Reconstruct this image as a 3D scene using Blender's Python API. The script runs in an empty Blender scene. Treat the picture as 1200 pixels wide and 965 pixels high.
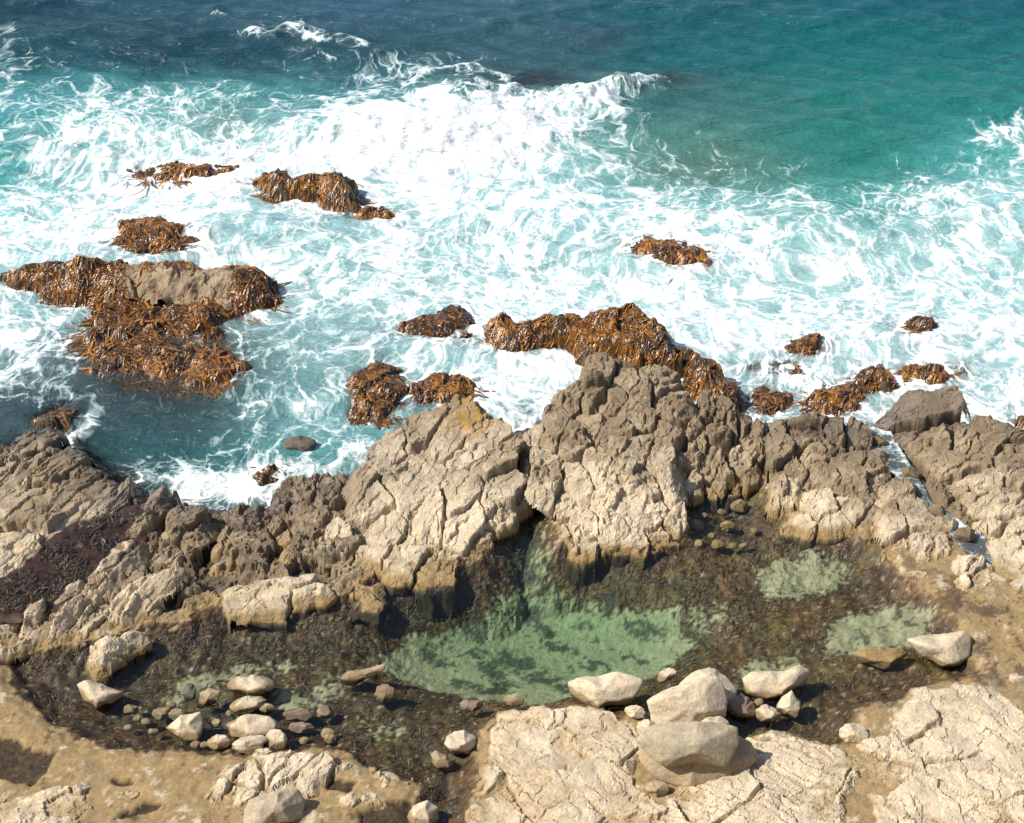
import bpy, bmesh, math, random
import numpy as np
from mathutils import Vector

random.seed(7)
RNG = np.random.default_rng(11)
C = bpy.context.scene.collection

# ------------------------------------------------------------------ camera, sky, sun, exposure
CAM_H, PITCH, FPX = 35.0, math.radians(38.0), 2270.0      # metres, rad, focal length in photo pixels (1200 wide)
cam_d = bpy.data.cameras.new('camera')
cam = bpy.data.objects.new('camera', cam_d)
C.objects.link(cam)
cam.location = (0, 0, CAM_H)
cam.rotation_euler = (math.pi / 2 - PITCH, 0, 0)
cam_d.sensor_width = 36
cam_d.lens = 36 * FPX / 1200
cam_d.clip_start = 0.5
cam_d.clip_end = 20000
bpy.context.scene.camera = cam

SUN_DIR = Vector((-0.70, -0.12, 0.80)).normalized()          # towards the sun
world = bpy.data.worlds.new('World')
bpy.context.scene.world = world
world.use_nodes = True
nt = world.node_tree
sky = nt.nodes.new('ShaderNodeTexSky')
sky.sky_type = 'NISHITA'
sky.sun_disc = False
sky.sun_elevation = math.asin(SUN_DIR.z)
sky.sun_rotation = math.atan2(SUN_DIR.x, SUN_DIR.y)
nt.links.new(sky.outputs[0], nt.nodes['Background'].inputs[0])
nt.nodes['Background'].inputs[1].default_value = 0.12
sun_d = bpy.data.lights.new('sun', 'SUN')
sun_d.energy = 4.3
sun_d.angle = math.radians(0.5)
sun_d.color = (1.0, 0.94, 0.84)
sun = bpy.data.objects.new('sun', sun_d)
C.objects.link(sun)
sun.location = (-40, 0, 60)
sun.rotation_euler = SUN_DIR.to_track_quat('Z', 'Y').to_euler()
vs = bpy.context.scene.view_settings
vs.view_transform = 'Standard'
vs.look = 'None'
vs.gamma = 1
vs.exposure = 0.62
try:
    vs.use_curve_mapping = False
except Exception:
    pass

# ------------------------------------------------------------------ numeric helpers
def unproj(px, py, z=0.0):
    """point of the place seen at photo pixel (px, py) at height z"""
    px = np.asarray(px, float); py = np.asarray(py, float); z = np.asarray(z, float)
    dx = (px - 600) / FPX; dy = (482.5 - py) / FPX
    diry = math.cos(PITCH) + dy * math.sin(PITCH)
    dirz = -math.sin(PITCH) + dy * math.cos(PITCH)
    t = (CAM_H - z) / -dirz
    return dx * t, diry * t

def proj(x, y, z):
    """inverse of unproj; only used to look a table of colours up"""
    ry = y; rz = z - CAM_H
    f = ry * math.cos(PITCH) - rz * math.sin(PITCH)
    u = ry * math.sin(PITCH) + rz * math.cos(PITCH)
    return 600 + FPX * x / f, 482.5 - FPX * u / f

def hash2(ix, iy, seed=0):
    h = (ix.astype(np.int64) * 374761393 + iy.astype(np.int64) * 668265263 + seed * 974634777) & 0xFFFFFFFF
    h = ((h ^ (h >> 13)) * 1274126177) & 0xFFFFFFFF
    h = ((h ^ (h >> 16)) * 2246822519) & 0xFFFFFFFF
    return ((h ^ (h >> 15)) & 0xFFFFFF) / float(0xFFFFFF)

def vnoise(x, y, seed=0):
    """gradient noise about -1..1"""
    ix = np.floor(x); iy = np.floor(y); fx = x - ix; fy = y - iy
    ux = fx * fx * fx * (fx * (fx * 6 - 15) + 10); uy = fy * fy * fy * (fy * (fy * 6 - 15) + 10)
    def g(dx, dy):
        a = hash2(ix + dx, iy + dy, seed) * 2 * math.pi
        return np.cos(a) * (fx - dx) + np.sin(a) * (fy - dy)
    a = g(0, 0); b = g(1, 0); c = g(0, 1); d = g(1, 1)
    return 1.5 * ((a + (b - a) * ux) * (1 - uy) + (c + (d - c) * ux) * uy)

def fbm(x, y, seed=0, octs=4, gain=0.5):
    s = 0; a = 1.0; n = 0
    for k in range(octs):
        s = s + a * vnoise(x * 2 ** k + 17.3 * k, y * 2 ** k - 9.1 * k, seed + k); n += a; a *= gain
    return s / n

def vor(u, v, seed=0, jit=0.85):
    """jittered-grid voronoi: F1, F2, id hashes, centre"""
    iu = np.floor(u); iv = np.floor(v)
    f1 = np.full(u.shape, 9.0); f2 = np.full(u.shape, 9.0)
    ci = np.zeros(u.shape); cj = np.zeros(u.shape); cx = np.zeros(u.shape); cy = np.zeros(u.shape)
    for a in (-1, 0, 1):
        for b in (-1, 0, 1):
            x = iu + a; y = iv + b
            qx = x + .5 + (hash2(x, y, seed) - .5) * jit; qy = y + .5 + (hash2(x, y, seed + 5) - .5) * jit
            d = np.hypot(qx - u, qy - v)
            m = d < f1
            f2 = np.where(m, f1, np.minimum(f2, d))
            f1 = np.where(m, d, f1)
            ci = np.where(m, x, ci); cj = np.where(m, y, cj); cx = np.where(m, qx, cx); cy = np.where(m, qy, cy)
    return f1, f2, ci, cj, cx, cy

def sstep(a, b, x):
    t = np.clip((x - a) / (b - a), 0, 1)
    return t * t * (3 - 2 * t)

def polysd(P, x, y):
    """signed distance to polygon, positive inside"""
    P = np.asarray(P, float)
    d = np.full(x.shape, 1e9); ins = np.zeros(x.shape, bool)
    n = len(P)
    for i in range(n):
        ax, ay = P[i]; bx, by = P[(i + 1) % n]
        ex, ey = bx - ax, by - ay
        t = np.clip(((x - ax) * ex + (y - ay) * ey) / max(ex * ex + ey * ey, 1e-9), 0, 1)
        d = np.minimum(d, np.hypot(x - ax - t * ex, y - ay - t * ey))
        if ay != by:
            c = ((ay > y) != (by > y)) & (x < (bx - ax) * (y - ay) / (by - ay) + ax)
            ins ^= c
    return np.where(ins, d, -d)

class RBF:
    def __init__(s, x, y, v, smooth=0.02):
        s.x = np.asarray(x, float); s.y = np.asarray(y, float)
        v = np.asarray(v, float)
        n = len(s.x)
        K = np.hypot(s.x[:, None] - s.x[None], s.y[:, None] - s.y[None])
        A = np.zeros((n + 1, n + 1)); A[:n, :n] = K - np.eye(n) * smooth; A[:n, n] = 1; A[n, :n] = 1
        b = np.zeros((n + 1,) + v.shape[1:]); b[:n] = v
        s.w = np.linalg.lstsq(A, b, rcond=None)[0]
    def __call__(s, x, y):
        out = s.w[-1] + np.zeros(x.shape + s.w.shape[1:])
        for i in range(len(s.x)):
            d = np.hypot(x - s.x[i], y - s.y[i])
            out = out + (d[..., None] * s.w[i] if s.w.ndim > 1 else d * s.w[i])
        return out

def lin(rgb):
    c = np.asarray(rgb, float) / 255
    return np.where(c < .04045, c / 12.92, ((c + .055) / 1.055) ** 2.4)

def mixc(a, b, t):
    t = np.clip(t, 0, 1)[..., None]
    return a * (1 - t) + np.asarray(b, float) * t

# ------------------------------------------------------------------ mesh helpers
def tag(o, label=None, cat=None, group=None, kind=None):
    if label: o['label'] = label
    if cat: o['category'] = cat
    if group: o['group'] = group
    if kind: o['kind'] = kind
    return o

def build(name, V, F, mat, parent=None, attrs=None, base=None, smooth=True, crisp=None):
    """one mesh object from vertex and face arrays; its origin sits at its base"""
    V = np.asarray(V, float)
    if base is None:
        base = np.array([V[:, 0].mean(), V[:, 1].mean(), V[:, 2].min()])
    me = bpy.data.meshes.new(name)
    n = F.shape[1]
    me.vertices.add(len(V)); me.vertices.foreach_set('co', (V - base).astype(np.float32).ravel())
    me.loops.add(F.size); me.loops.foreach_set('vertex_index', F.astype(np.int32).ravel())
    me.polygons.add(len(F)); me.polygons.foreach_set('loop_start', np.arange(0, F.size, n, dtype=np.int32))
    sm = np.full(len(F), smooth)
    if crisp is not None:                        # broken faces of rock stay crisp, steep grid columns are smoothed
        A, B_, C_ = V[F[:, 0]], V[F[:, 1]], V[F[:, 2]]
        nn = np.cross(B_ - A, C_ - A); sm = (np.abs(nn[:, 2]) < .27 * np.linalg.norm(nn, axis=1)) | ~crisp(A[:, 0], A[:, 1])
    me.polygons.foreach_set('use_smooth', sm)
    me.update(calc_edges=True)
    me.validate()
    for k, a in (attrs or {}).items():
        a = np.asarray(a, np.float32)
        if a.ndim == 1:
            at = me.attributes.new(k, 'FLOAT', 'POINT'); at.data.foreach_set('value', a)
        elif a.shape[1] == 3 and k.startswith('v_'):
            at = me.attributes.new(k, 'FLOAT_VECTOR', 'POINT'); at.data.foreach_set('vector', a.ravel())
        else:
            at = me.attributes.new(k, 'FLOAT_COLOR', 'POINT')
            at.data.foreach_set('color', np.concatenate([a, np.ones((len(a), 1), np.float32)], 1).ravel())
    o = bpy.data.objects.new(name, me)
    C.objects.link(o)
    me.materials.append(mat)
    if parent is None:
        o.location = base
    else:
        o.parent = parent
        o.location = Vector(base) - parent.location
    return o

def grid_faces(mask):
    """quads of a (ny, nx) vertex mask and the renumbering"""
    ny, nx = mask.shape
    idx = -np.ones(mask.shape, np.int64); idx[mask] = np.arange(mask.sum())
    a = idx[:-1, :-1]; b = idx[:-1, 1:]; c = idx[1:, 1:]; d = idx[1:, :-1]
    ok = (a >= 0) & (b >= 0) & (c >= 0) & (d >= 0)
    F = np.stack([a[ok], b[ok], c[ok], d[ok]], 1)
    return F

def axis(lo, hi, step, far_lo, far_hi, grow=1.25):
    mid = np.arange(lo, hi + step, step)
    def out(d0, far):
        r = []; s = step; p = d0
        while p < far:
            s *= grow; p += s; r.append(p)
        return np.array(r)
    left = -out(-lo, -far_lo)[::-1]; right = out(hi, far_hi)
    return np.concatenate([left, mid, right])

# ------------------------------------------------------------------ materials
class N:
    def __init__(s, name):
        s.m = bpy.data.materials.new(name); s.m.use_nodes = True
        s.t = s.m.node_tree; s.p = s.t.nodes['Principled BSDF']; s.out = s.t.nodes['Material Output']
    def node(s, kind, **kw):
        n = s.t.nodes.new('ShaderNode' + kind)
        for k, v in kw.items():
            setattr(n, k, v)
        return n
    def put(s, sock, v):
        if hasattr(v, 'links') or isinstance(v, bpy.types.NodeSocket):
            s.t.links.new(v, sock)
        else:
            sock.default_value = v
    def attr(s, name, out='Fac'):
        return s.node('Attribute', attribute_name=name).outputs[out]
    def pos(s):
        return s.node('NewGeometry').outputs['Position']
    def math(s, op, a, b=0.0, clamp=False):
        n = s.node('Math', operation=op, use_clamp=clamp)
        s.put(n.inputs[0], a); s.put(n.inputs[1], b)
        return n.outputs[0]
    def vmath(s, op, a, b):
        n = s.node('VectorMath', operation=op)
        s.put(n.inputs[0], a); s.put(n.inputs[1], b)
        return n.outputs[0]
    def vscale(s, a, f):
        n = s.node('VectorMath', operation='SCALE'); s.put(n.inputs[0], a); s.put(n.inputs['Scale'], f)
        return n.outputs[0]
    def noise(s, vec, scale, detail=4, rough=.5, out='Fac', dist=0.0):
        n = s.node('TexNoise'); s.put(n.inputs['Vector'], vec)
        n.inputs['Scale'].default_value = scale; n.inputs['Detail'].default_value = detail
        n.inputs['Roughness'].default_value = rough; n.inputs['Distortion'].default_value = dist
        return n.outputs[out]
    def voro(s, vec, scale, feature='F1', out='Distance', rnd=1.0):
        n = s.node('TexVoronoi', feature=feature); s.put(n.inputs['Vector'], vec)
        n.inputs['Scale'].default_value = scale; n.inputs['Randomness'].default_value = rnd
        return n.outputs[out]
    def ramp(s, v, a, b, lo=0.0, hi=1.0):
        n = s.node('MapRange', interpolation_type='SMOOTHSTEP')
        s.put(n.inputs[0], v); s.put(n.inputs[1], a); s.put(n.inputs[2], b); s.put(n.inputs[3], lo); s.put(n.inputs[4], hi)
        return n.outputs[0]
    def mix(s, f, a, b, blend='MIX'):
        n = s.node('Mix', data_type='RGBA', blend_type=blend)
        s.put(n.inputs[0], f); s.put(n.inputs[6], a); s.put(n.inputs[7], b)
        return n.outputs[2]
    def bump(s, h, strength, dist, normal=None):
        n = s.node('Bump'); n.inputs['Strength'].default_value = strength; n.inputs['Distance'].default_value = dist
        s.put(n.inputs['Height'], h)
        if normal is not None: s.put(n.inputs['Normal'], normal)
        return n.outputs[0]

def make_rock_mat(name, fine=1.0, joints=1.0):
    m = N(name); P = m.pos()
    col = m.attr('col', 'Color'); wet = m.attr('wet')
    n1 = m.noise(P, 3.0, 6, .6); n2 = m.noise(P, 14.0, 5, .65); n3 = m.noise(P, 60.0, 3, .6)
    k = m.math('ADD', m.math('MULTIPLY', n1, .35), m.math('ADD', m.math('MULTIPLY', n2, .55), m.math('MULTIPLY', n3, .35)))
    k = m.ramp(k, .35, .9, .62, 1.35)
    c = m.mix(1.0, col, m.node('CombineColor').outputs[0], 'MULTIPLY')
    cc = m.node('CombineColor')
    for i in range(3): m.put(cc.inputs[i], k)
    c = m.mix(1.0, col, cc.outputs[0], 'MULTIPLY')
    # scattered dark pits and pale barnacle specks
    pit = m.ramp(m.voro(m.vmath('ADD', P, m.vscale(m.noise(P, 5, 2, .5, 'Color'), .15)), 9.0), .10, .17, 1, 0)
    pit = m.math('MULTIPLY', pit, m.ramp(m.noise(P, 1.1, 3), .52, .62))
    c = m.mix(m.math('MULTIPLY', pit, .5), c, (.10, .075, .05, 1))
    m.put(m.p.inputs['Base Color'], c)
    m.put(m.p.inputs['Roughness'], m.ramp(wet, 0, 1, .92, .32))
    m.p.inputs['Specular IOR Level'].default_value = .35
    b = m.bump(m.math('ADD', n2, m.math('MULTIPLY', n3, .5)), .35 * fine, .04)
    b = m.bump(m.noise(P, 5.0, 6, .65), .3 * fine, .08, b)
    # hairline joints
    wp = m.vmath('ADD', P, m.vscale(m.vmath('SUBTRACT', m.noise(P, 1.6, 3, .55, 'Color'), (.5, .5, .5)), .7))
    j1 = m.ramp(m.voro(wp, 1.15, 'DISTANCE_TO_EDGE'), 0, .030); j2 = m.ramp(m.voro(wp, 3.1, 'DISTANCE_TO_EDGE'), 0, .05)
    j2 = m.math('MAXIMUM', j2, m.ramp(m.noise(P, .9, 2), .62, .40))
    j1 = m.math('MAXIMUM', j1, m.ramp(m.noise(P, .7, 2), .66, .46))
    b = m.bump(m.math('ADD', j1, m.math('MULTIPLY', j2, .6)), .9 * joints, .09, b)
    m.put(m.p.inputs['Normal'], b)
    return m.m

MAT_ROCK = make_rock_mat('weathered_rock', 1.0, .38)
MAT_STONE = make_rock_mat('boulder_stone', 1.5, .12)
MAT_SHELF = make_rock_mat('shelf_floor', 1.0, .25)

def make_kelp_mat(name, rough=.22):
    m = N(name); P = m.pos()
    c = m.mix(m.ramp(m.noise(P, 22, 3), .35, .7), m.attr('col', 'Color'), (.03, .018, .008, 1))
    c = m.mix(.45, m.attr('col', 'Color'), c)
    m.put(m.p.inputs['Base Color'], c)
    m.p.inputs['Roughness'].default_value = rough
    m.p.inputs['Specular IOR Level'].default_value = .6
    m.put(m.p.inputs['Normal'], m.bump(m.noise(P, 30, 3), .5, .03))
    return m.m

MAT_KELP = make_kelp_mat('wet_kelp')
MAT_WEED = make_kelp_mat('pool_weed', .5)

def make_sea_mat():
    m = N('sea_water')
    fc = m.attr('v_flow', 'Vector'); P = m.pos()
    foam = m.attr('foam'); col = m.attr('col', 'Color'); alpha = m.attr('alpha')
    w1 = m.vscale(m.vmath('SUBTRACT', m.noise(fc, 1.1, 3, .55, 'Color'), (.5, .5, .5)), .75)
    w2 = m.vscale(m.vmath('SUBTRACT', m.noise(fc, 4.5, 3, .55, 'Color'), (.5, .5, .5)), .2)
    q = m.vmath('ADD', fc, m.vmath('ADD', w1, w2))
    e1 = m.voro(q, .8, 'DISTANCE_TO_EDGE'); e2 = m.voro(q, 2.0, 'DISTANCE_TO_EDGE'); e3 = m.voro(q, 4.6, 'DISTANCE_TO_EDGE')
    l1 = m.ramp(e1, .0, .13, 1, 0); l2 = m.ramp(e2, .0, .18, 1, 0); l3 = m.ramp(e3, 0, .26, 1, 0)
    nz = m.noise(fc, .8, 10, .66); nf = m.noise(fc, 10, 5, .7)
    pat = m.math('ADD', m.math('MULTIPLY', l1, .30), m.math('MULTIPLY', l2, .28))
    pat = m.math('ADD', pat, m.math('MULTIPLY', l3, .20))
    pat = m.math('ADD', pat, m.math('MULTIPLY', m.ramp(nz, .28, .72), .50))
    pat = m.math('ADD', pat, m.math('MULTIPLY', m.math('SUBTRACT', nf, .5), .35))
    t = m.math('SUBTRACT', 1.22, m.math('MULTIPLY', foam, .81))
    d = m.math('SUBTRACT', pat, t)
    thin = m.ramp(d, -.42, .20)
    lace = m.ramp(d, -.08, .30)
    c = m.mix(m.math('MULTIPLY', thin, .88), col, (.42, .535, .525, 1))
    c = m.mix(lace, c, (.66, .69, .685, 1))
    m.put(m.p.inputs['Base Color'], c)
    m.put(m.p.inputs['Roughness'], m.ramp(m.math('MAXIMUM', lace, m.math('MULTIPLY', thin, .7)), 0, 1, .10, .85))
    m.p.inputs['IOR'].default_value = 1.33
    st = m.node('Mapping'); m.put(st.inputs[0], P); st.inputs['Scale'].default_value = (.5, 1.7, 1); st.inputs['Rotation'].default_value = (0, 0, .12)
    r1 = m.noise(st.outputs[0], 1.6, 5, .55, dist=.15); r2 = m.noise(st.outputs[0], 5.0, 3, .55, dist=.15)
    b = m.bump(m.math('ADD', r1, m.math('MULTIPLY', r2, .35)), .85, .30)
    b = m.bump(m.math('MINIMUM', d, .3), .25, .08, b)
    m.put(m.p.inputs['Normal'], b)
    m.put(m.p.inputs['Alpha'], m.math('MAXIMUM', alpha, m.math('MAXIMUM', lace, m.math('MULTIPLY', thin, .5))))
    return m.m

MAT_SEA = make_sea_mat()

def make_pool_mat(name, tint_name='tint', ripple=.12):
    m = N(name); P = m.pos()
    tr = m.node('BsdfTransparent'); m.put(tr.inputs[0], m.attr(tint_name, 'Color'))
    gl = m.node('BsdfGlossy'); gl.inputs['Roughness'].default_value = .06
    fr = m.node('Fresnel'); fr.inputs[0].default_value = 1.33
    b = m.bump(m.noise(P, 4.5, 3, .5, dist=.5), ripple, .15)
    m.put(gl.inputs['Normal'], b); m.put(fr.inputs['Normal'], b)
    mx = m.node('MixShader'); m.put(mx.inputs[0], fr.outputs[0]); m.put(mx.inputs[1], tr.outputs[0]); m.put(mx.inputs[2], gl.outputs[0])
    m.put(m.out.inputs['Surface'], mx.outputs[0])
    return m.m

MAT_POOL = make_pool_mat('pool_water')

# ------------------------------------------------------------------ maps of the place
def U(pts, z=0.0):
    a = np.array([p[:2] for p in pts], float)
    zz = np.array([p[2] if len(p) > 2 else z for p in pts], float)
    x, y = unproj(a[:, 0], a[:, 1], zz)
    return np.stack([x, y], 1), zz

POOL_Z = 0.5
# weathering of the bare rock: 0 bleached pale, 1 brown
TONE = [(720,620,0),(500,600,0.05),(450,640,0),(540,640,0),(960,600,0),(1085,640,0),(1140,670,0),(330,690,0.05),(660,560,.5),(720,570,.3),(640,620,0),
        (900,510,1),(1000,520,1),(1100,520,.95),(700,440,1),(760,460,1),(820,480,1),(560,470,1.15),(600,500,.8),(470,520,.85),(530,530,.62),(430,560,.75),(590,560,.6),(500,565,.35),(550,580,.2),
        (690,530,.8),(740,540,.75),(780,520,.85),(800,570,.35),(60,560,.8),(150,570,.9),(30,640,.55),(210,620,.95),(270,640,1),(350,600,.9),(160,690,.3),(50,740,.25),(170,650,.55),(0,600,.6),
        (1180,560,.75),(1160,620,.35),(860,540,.95),(1060,590,.55),(1060,460,1.1),(940,555,.6),(1190,500,1),(1180,680,0),(120,760,0),(20,700,.4),(1010,590,.5),
        (650,880,.12),(850,930,.1),(1100,880,0),(300,920,.08),(60,940,.05),(700,960,.2),(1200,960,0),(380,640,.35),(110,590,.85)]
_t, _ = U(TONE, 1.4)
_t = np.array([unproj(a, b, 1.4) for a, b, c in TONE])
tone_f = RBF(_t[:, 0], _t[:, 1], [c for a, b, c in TONE], .1)

PALE = np.array([.47, .385, .265]); BROWN = np.array([.205, .150, .088]); GREY = np.array([.15, .125, .095])
WETD = np.array([.045, .034, .027]); OCHRE = np.array([.255, .175, .080]); WEED = np.array([.050, .034, .018]); LICHEN = np.array([.33, .19, .045])

def rock_colour(X, Y, Z, r1, r2, zone='pool', tone=0.0, seed=3):
    n = fbm(X * .9, Y * .9 + Z, seed, 5, .6); nn = fbm(X * 4, Y * 4 + Z * 3, seed + 9, 4, .65)
    t = tone_f(X, Y) + tone + .55 * n + .40 * (r1 - .5) + .25 * nn
    c = mixc(np.broadcast_to(PALE, X.shape + (3,)), BROWN, sstep(.18, 1.1, t))
    c = mixc(c, GREY, sstep(.9, 1.5, t) * .4)
    c = c * (1 + .22 * (r2 - .5))[..., None]
    # grey bedding stains and rusty ones
    c = mixc(c, PALE * np.array([.62, .66, .72]), sstep(.25, .6, fbm(X * 1.7 + 31, Y * 1.7, seed + 21, 4)) * .5)
    c = mixc(c, OCHRE * 1.15, sstep(.2, .6, fbm(X * 1.2 - 11, Y * 1.2, seed + 33, 5, .6)) * .35)
    wet = np.zeros(X.shape)
    if zone == 'pool':
        zz = Z + .10 * n + .10 * nn
        c = mixc(c, OCHRE, 1 - sstep(.66, .84, zz))
        w = 1 - sstep(.42, .56, zz)
        c = mixc(c, WEED * (1 + .5 * nn[..., None]), w)
        ld = polysd(SHP, X, Y) + .7 * n + .3 * nn                       # spray keeps the seaward foot of the rocks dark and wet
        w2 = (1 - sstep(.1, 1.5, ld)) * (1 - sstep(.9, 2.0, Z + .5 * n))
        c = mixc(c, WETD * 1.5, w2 * .75); wet = np.maximum(wet, w2)
    else:
        zz = Z + .30 * n + .15 * nn
        w = 1 - sstep(.25, .9, zz)
        c = mixc(c, WETD, w * .85); wet = w
    return np.clip(c, .006, .9), wet

# ------------------------------------------------------------------ rock outcrops as fractured height fields
def field(s, X, Y):
    """height of one outcrop over points X, Y and the random numbers of its blocks; below s['zb'] outside"""
    W, zs = s['W'], s['zs']
    a = s['ang']; ca, sa = math.cos(a), math.sin(a)
    sd = s['seed']
    wx = X + .30 * fbm(X * .8, Y * .8, sd, 3) + .05 * vnoise(X * 4, Y * 4, sd + 2); wy = Y + .30 * fbm(X * .8 + 40, Y * .8, sd + 4, 3) + .05 * vnoise(X * 4 + 9, Y * 4, sd + 6)
    top0 = s['rbf'](X, Y); wy = wy + .9 * top0                    # joints follow the slope, so blocks keep their size on steep faces
    u = wx * ca + wy * sa; v = -wx * sa + wy * ca
    def blocks(cu, cv, seed, jit=.9):
        f1, f2, ci, cj, cx, cy = vor(u / cu, v / cv, seed, jit)
        qx = cx * cu * ca - cy * cv * sa; qy = cx * cu * sa + cy * cv * ca
        return (f2 - f1) * min(cu, cv) * .6, hash2(ci, cj, seed + 11), hash2(ci, cj, seed + 12), hash2(ci, cj, seed + 13), wx - qx, wy - qy, qx, qy
    cu, cv = s['cell']
    e, r1, r2, r3, dx, dy, qx, qy = blocks(cu, cv, sd + 20)
    top = top0
    sdp = polysd(W, X, Y); sdc = polysd(W, X - dx, Y - dy * .6)
    k = s.get('blocky', .35)
    lim = s.get('edge', .35)
    ss = (1 - k) * sdp + k * np.clip(sdc, -.6, .6) + .10 * fbm(X * 2.2, Y * 2.2, sd + 60, 3) + s.get('grow', .12) + s.get('ragged', 0) * fbm(X * 1.25, Y * 1.25, sd + 65, 4, .6)
    top = top + s.get('ragged', 0) * .8 * fbm(X * 1.5 + 3, Y * 1.5, sd + 66, 4, .6)
    top = top + (r1 - .5) * 2 * s['amp'] + s['tilt'] * ((r2 - .5) * 2 * dx + (r3 - .5) * 2 * dy)
    gate = sstep(.35, .6, .5 + .6 * vnoise(X * .5, Y * .5, sd + 70) + .3 * (r2 - .5) + s.get('gate', .1))
    top = top - s['crack'] * gate * (1 - sstep(.01, .05, e)) 
    e2, a1, a2, a3, dx, dy, _, _ = blocks(cu * .36, cv * .36, sd + 30)
    g2 = sstep(.35, .62, .5 + .7 * vnoise(X * .8 + 5, Y * .8, sd + 71) + s.get('gate2', 0))
    top = top + g2 * ((a1 - .5) * 2 * s['amp'] * .42 + s['tilt'] * ((a2 - .5) * 2 * dx + (a3 - .5) * 2 * dy)) - s['crack'] * .35 * g2 * sstep(.0, .3, vnoise(X * 1.3, Y * 1.3, sd + 72)) * (1 - sstep(0.005, .035, e2))
    e3, b1, b2, b3, dx, dy, _, _ = blocks(cu * .17, cv * .17, sd + 40, 1.0)
    top = top + s.get('fine', 1.0) * ((b1 - .5) * .05 + s['tilt'] * 1.1 * ((b2 - .5) * dx + (b3 - .5) * dy))
    top = top + .022 * fbm(wx * 3.5, wy * 3.5, sd + 50, 5, .7) + .05 * fbm(X * .7, Y * .7, sd + 51, 3)
    b = s.get('bed')
    if b:                                      # bedding: thin slabs standing on edge along the long axis
        ph = v / b[0] + .5 * fbm(u * .25, v * .6, sd + 80, 3); i = np.floor(ph); f = ph - i
        top = top + b[1] * (hash2(i, np.floor(u / (b[0] * 7) + hash2(i, i, 3) * 9), sd + 81) - .5) + b[1] * .7 * (f - .5) - b[1] * .8 * (1 - sstep(0, .14, np.minimum(f, 1 - f)))
    t = np.clip(ss / lim + .12, 0, 1)
    S = sstep(0, 1, t) if s.get('dome') else np.clip(t * 2.2, 0, .80) + np.clip((t - .36) / .64, 0, 1) * .20
    h = s['zb'] + (np.maximum(top, s['zb'] + .05) - s['zb']) * S
    return h, ss, r1, a2

def spec(pts, ctrl=(), ang=0, cell=(1.6, 1.0), amp=.10, tilt=.14, crack=.22, zb=-.2, seed=1, **kw):
    W, zs = U(pts)
    area = lambda q: abs(np.sum(q[:, 0] * np.roll(q[:, 1], -1) - np.roll(q[:, 0], -1) * q[:, 1])) / 2
    full = area(U([p[:2] for p in pts], zs.mean())[0])
    for _ in range(12):                      # a rim too steep for its outline is eased
        if area(W) > .42 * full: break
        zs = zs.mean() + .8 * (zs - zs.mean()); W, _z = U([(p[0], p[1], c) for p, c in zip(pts, zs)])
    s = dict(W=W, zs=zs, ang=math.radians(ang), cell=cell, amp=amp, tilt=tilt, crack=crack, zb=zb, seed=seed, **kw)
    P, pz = (U(ctrl) if len(ctrl) else (np.zeros((0, 2)), np.zeros(0)))
    A = np.concatenate([W, P]); s['rbf'] = RBF(A[:, 0], A[:, 1], np.concatenate([zs, pz]), .08)
    return s

SEA_ROCKS = []

def outcrop(name, label, cat, s, group=None, zone='pool', tone=0.0, res=.04, recolour=None, sea=False):
    W = s['W']
    xs = np.arange(W[:, 0].min() - .7, W[:, 0].max() + .7, res); ys = np.arange(W[:, 1].min() - .7, W[:, 1].max() + .7, res)
    X, Y = np.meshgrid(xs, ys)
    h, ss, r1, r2 = field(s, X, Y)
    if sea: SEA_ROCKS.append(s)
    # sideways wear so that steep faces are not straight
    X2 = X + .05 * fbm(X * 2, Y * 2 + h * 3, s['seed'] + 90, 4, .6); Y2 = Y + .07 * fbm(X * 2 + 9, Y * 2 - h * 3, s['seed'] + 95, 4, .6)
    mask = ss > -.12 * s.get('edge', .35) - .02
    col, wet = rock_colour(X, Y, h, r1, r2, zone, tone, s['seed'])
    if recolour: col, wet = recolour(X, Y, h, col, wet)
    V = np.stack([X2[mask], Y2[mask], h[mask]], 1)
    o = build(name, V, grid_faces(mask), MAT_ROCK, attrs={'col': col[mask], 'wet': wet[mask]}, crisp=lambda x, y: np.ones(x.shape, bool))
    tag(o, label, cat, group)
    s['grid'] = (xs, ys, h, mask)
    return o

def sample(grid, x, y):
    xs, ys, h, mask = grid
    fx = np.clip((x - xs[0]) / (xs[1] - xs[0]), 0, len(xs) - 1.001); fy = np.clip((y - ys[0]) / (ys[1] - ys[0]), 0, len(ys) - 1.001)
    i = fx.astype(int); j = fy.astype(int); a = fx - i; b = fy - j
    return (h[j, i] * (1 - a) + h[j, i + 1] * a) * (1 - b) + (h[j + 1, i] * (1 - a) + h[j + 1, i + 1] * a) * b

KELP_COLS = np.array([[.33, .13, .015], [.22, .085, .014], [.40, .19, .03], [.09, .042, .014], [.14, .058, .013], [.26, .12, .025], [.05, .028, .012], [.035, .022, .012]]) * np.array([1.1, 1.02, .85])

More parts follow.
